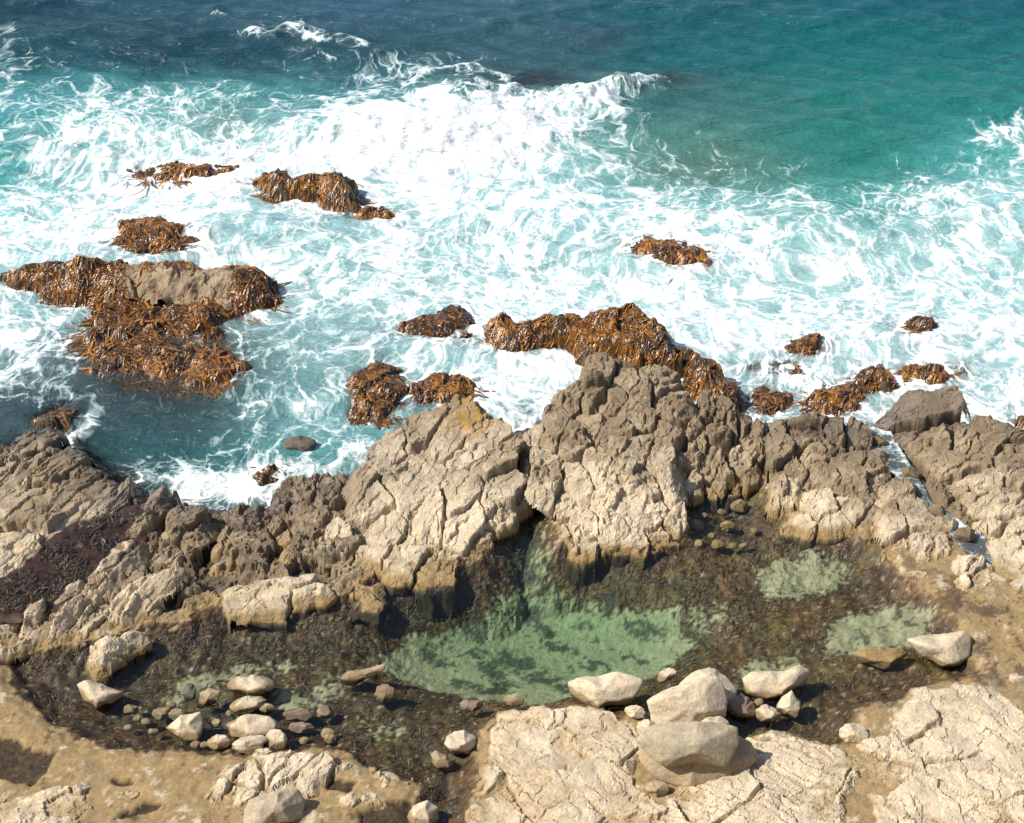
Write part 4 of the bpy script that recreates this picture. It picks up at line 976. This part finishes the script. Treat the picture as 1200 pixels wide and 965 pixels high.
WC = [[(25,65,80),(40,85,100),(60,100,120),(50,95,110),(35,95,105),(25,100,110),(30,100,110)],
      [(35,85,95),(30,72,85),(45,85,95),(60,100,110),(35,105,110),(30,115,115),(30,115,115)],
      [(80,165,170),(90,165,165),(80,150,155),(80,130,130),(60,115,112),(40,125,118),(40,130,125)],
      [(70,160,160),(150,205,205),(140,200,200),(150,205,205),(90,145,135),(50,135,125),(90,180,175)],
      [(110,195,195),(170,215,215),(150,200,205),(150,210,210),(130,195,190),(90,170,160),(150,210,210)],
      [(165,215,215),(160,205,205),(150,200,200),(160,210,210),(165,215,212),(165,215,212),(165,215,212)],
      [(150,200,205),(120,150,155),(150,195,195),(165,212,212),(170,215,215),(165,215,212),(165,215,215)],
      [(110,140,145),(55,65,68),(140,185,185),(150,200,200),(165,210,210),(165,210,210),(170,215,215)],
      [(65,88,92),(58,84,86),(120,175,175),(130,180,180),(150,190,190),(150,190,190),(160,200,200)],
      [(55,88,92),(50,98,100),(100,165,165),(120,175,175),(140,180,180),(140,180,180),(150,190,190)],
      [(50,110,115),(60,135,138),(90,150,150),(120,170,170),(140,180,180),(140,180,180),(150,190,190)]]
WC = lin(np.array(WC))

sx = axis(-22, 22, .08, -6000, 6000, 1.35); sy = axis(38, 76, .08, 20, 9000, 1.35)
SX, SY = np.meshgrid(sx, sy)
PX, PY = proj(SX, SY, 0.0)
PX = np.where(PY < -500, 600 + SX * 20, PX)
# swell and chop
def wave(x, y, deg, lam, amp, sharp=1.0, seed=0):
    a = math.radians(deg)
    ph = (x * math.cos(a) + y * math.sin(a)) * 2 * math.pi / lam + 2.2 * fbm(x / lam / 2.5, y / lam / 2.5, seed, 2)
    return amp * (1 - np.abs(np.sin(ph / 2)) * 2 * .5 - .3) if sharp > 1 else amp * np.sin(ph)
near = sstep(150, 80, np.hypot(SX, SY - 55))
z = wave(SX, SY, 96, 7.5, .16, seed=1) + wave(SX, SY, 80, 3.1, .11, 2, seed=2) + wave(SX, SY, 112, 1.9, .075, 2, seed=3) + wave(SX, SY, 70, 1.1, .038, seed=4) + wave(SX, SY, 116, 1.3, .034, seed=5)
z = z * (.25 + .75 * sstep(40, 56, SY))
def stroke(pts, width):
    P, _ = U(pts, 0.0)
    d = np.full(SX.shape, 1e9); m = np.hypot(SX - P[:, 0].mean(), SY - P[:, 1].mean()) < 25
    for i in range(len(P) - 1):
        ax, ay = P[i]; ex, ey = P[i + 1] - P[i]
        t = np.clip(((SX[m] - ax) * ex + (SY[m] - ay) * ey) / (ex * ex + ey * ey), 0, 1)
        d[m] = np.minimum(d[m], np.hypot(SX[m] - ax - t * ex, SY[m] - ay - t * ey))
    return np.exp(-(d / width) ** 2)
wn = fbm(SX * .5, SY * .5, 510, 5, .6)
PXw = PX + 26 * fbm(SX * .35, SY * .35, 520, 4, .6) + 10 * fbm(SX * 1.6, SY * 1.6, 521, 3); PYw = PY + 15 * fbm(SX * .35 + 30, SY * .35, 530, 4, .6) + 7 * fbm(SX * 1.6, SY * 1.6, 531, 3)
foam = table(FT, PXw, PYw, 100, 40)
foam = np.where(PY < 0, 0, foam)
col = table(WC, PXw, PYw, 200, 60)
crest = [([(300,42),(325,44),(345,36),(362,44)], .45, .75, .25), ([(375,50),(400,47),(425,56)], .3, .7, .15), ([(250,16),(262,20)], .25, .4, .1),
         ([(470,150),(540,140),(600,150),(640,140)], 2.2, .42, .24), ([(690,118),(730,98),(775,102)], .7, .75, .35), ([(485,92),(500,82),(545,78),(590,90),(605,110),(590,130),(560,134)], .22, .95, .12), ([(500,100),(530,92),(560,98),(585,118)], .14, .7, .0), ([(520,112),(550,108),(572,128)], .14, .7, .0),
         ([(250,200),(330,178),(420,172),(520,168)], 1.6, .40, .20), ([(1150,165),(1200,140)], .4, .45, .05),
         ([(620,130),(660,110),(700,125),(730,140)], .6, .5, .15), ([(80,520),(100,500)], .35, .7, .0), ([(190,545),(225,565),(265,575),(300,570)], .55, .6, .05), ([(275,560),(330,540),(380,545),(420,520)], .4, .30, .0),
         ([(600,440),(650,425),(690,415)], .5, .4, .0), ([(960,470),(985,490),(1010,490)], .5, .5, 0.0)]
for pts, w_, f_, h_ in crest:
    g_ = stroke(pts, w_)
    foam = foam + f_ * g_ * (.8 + .9 * fbm(SX * 1.1, SY * 1.1, 545, 5, .65)); z = z + h_ * g_ * (1 + .8 * fbm(SX * 1.2, SY * 1.2, 540, 3, .42))
# humps of the breaking wave and dark rock seen through the water
z = z + .55 * np.exp(-((PX - 548) / 50) ** 2 - ((PY - 112) / 26) ** 2) + .25 * np.exp(-((PX - 480) / 160) ** 2 - ((PY - 150) / 26) ** 2)
for (cx, cy, rx, ry, k, rgb) in [(630,92,45,16,.85,(52,52,60)), (765,96,48,13,.85,(55,48,56)), (705,42,50,16,.45,(60,70,80)), (555,108,50,26,.6,(60,85,90)), (655,112,26,14,.75,(60,70,66)), (270,150,50,22,.55,(125,140,125)), (830,195,90,26,.45,(95,120,95)),
                                 (150,430,130,45,.45,(58,72,72)), (60,465,90,16,.5,(60,80,84)), (215,470,60,22,.45,(55,70,70)), (770,430,90,30,.3,(120,130,120)), (430,410,40,25,.35,(100,120,120)), (900,440,60,26,.35,(110,115,105)), (1090,400,50,16,.35,(120,120,110)), (520,480,80,20,.3,(110,125,125))]:
    g_ = np.exp(-((PXw - cx) / rx) ** 2 - ((PYw - cy) / ry) ** 2) * k
    col = mixc(col, lin(rgb), g_ * (1 + .4 * wn))
    if cy < 130 and k > .5: foam = foam * (1 - .75 * g_)
# depth over the rocks: thin water lets them through, and rocks gather foam
dep = np.full(SX.shape, 2.0)
for s in SEA_ROCKS:
    W = s['W']; m = (SX > W[:, 0].min() - 1.2) & (SX < W[:, 0].max() + 1.2) & (SY > W[:, 1].min() - 1.2) & (SY < W[:, 1].max() + 1.2)
    h, ss, *_ = field(s, SX[m], SY[m])
    h = np.where(ss < -.05, -1.0 + ss, h)
    dep[m] = np.minimum(dep[m], z[m] - h)
gz2 = ground(SX, SY)[0]
dep = np.minimum(dep, z - gz2)
ring = np.exp(-((dep - .35) / .5) ** 2)
foam = foam + .22 * ring * sstep(.15, .5, foam)
foam = foam * (1 + .25 * wn) + .10 * wn * sstep(.1, .3, foam)
foam = foam - .40 * (1 - sstep(.02, .28, foam))
alpha = 1 - np.exp(-np.clip(dep, 0, 3) * 2.6)
alpha = np.clip(alpha, .12, 1)
fx = SX + 1.6 * fbm(SX * .16, SY * .16, 550, 3) + .35 * fbm(SX * .8, SY * .8, 551, 3); fy = SY * .80 + 1.6 * fbm(SX * .16 + 20, SY * .16, 560, 3) + .35 * fbm(SX * .8 + 5, SY * .8, 561, 3)
z = z + .10 * np.clip(foam, 0, 1.2) * fbm(SX * 1.3, SY * 1.3, 570, 3, .45)
mask = polysd(SHP, SX, SY) < .9
col = np.clip(col * .57, 0, 1)
V = np.stack([SX[mask], SY[mask], z[mask]], 1)
sea = build('sea', V, grid_faces(mask), MAT_SEA, base=np.zeros(3), attrs={'foam': foam[mask], 'col': col[mask], 'alpha': alpha[mask], 'v_flow': np.stack([fx[mask], fy[mask], 0 * fx[mask]], 1)})
tag(sea, 'turquoise and dark teal sea breaking into white foam on the reef', None, None, 'structure')
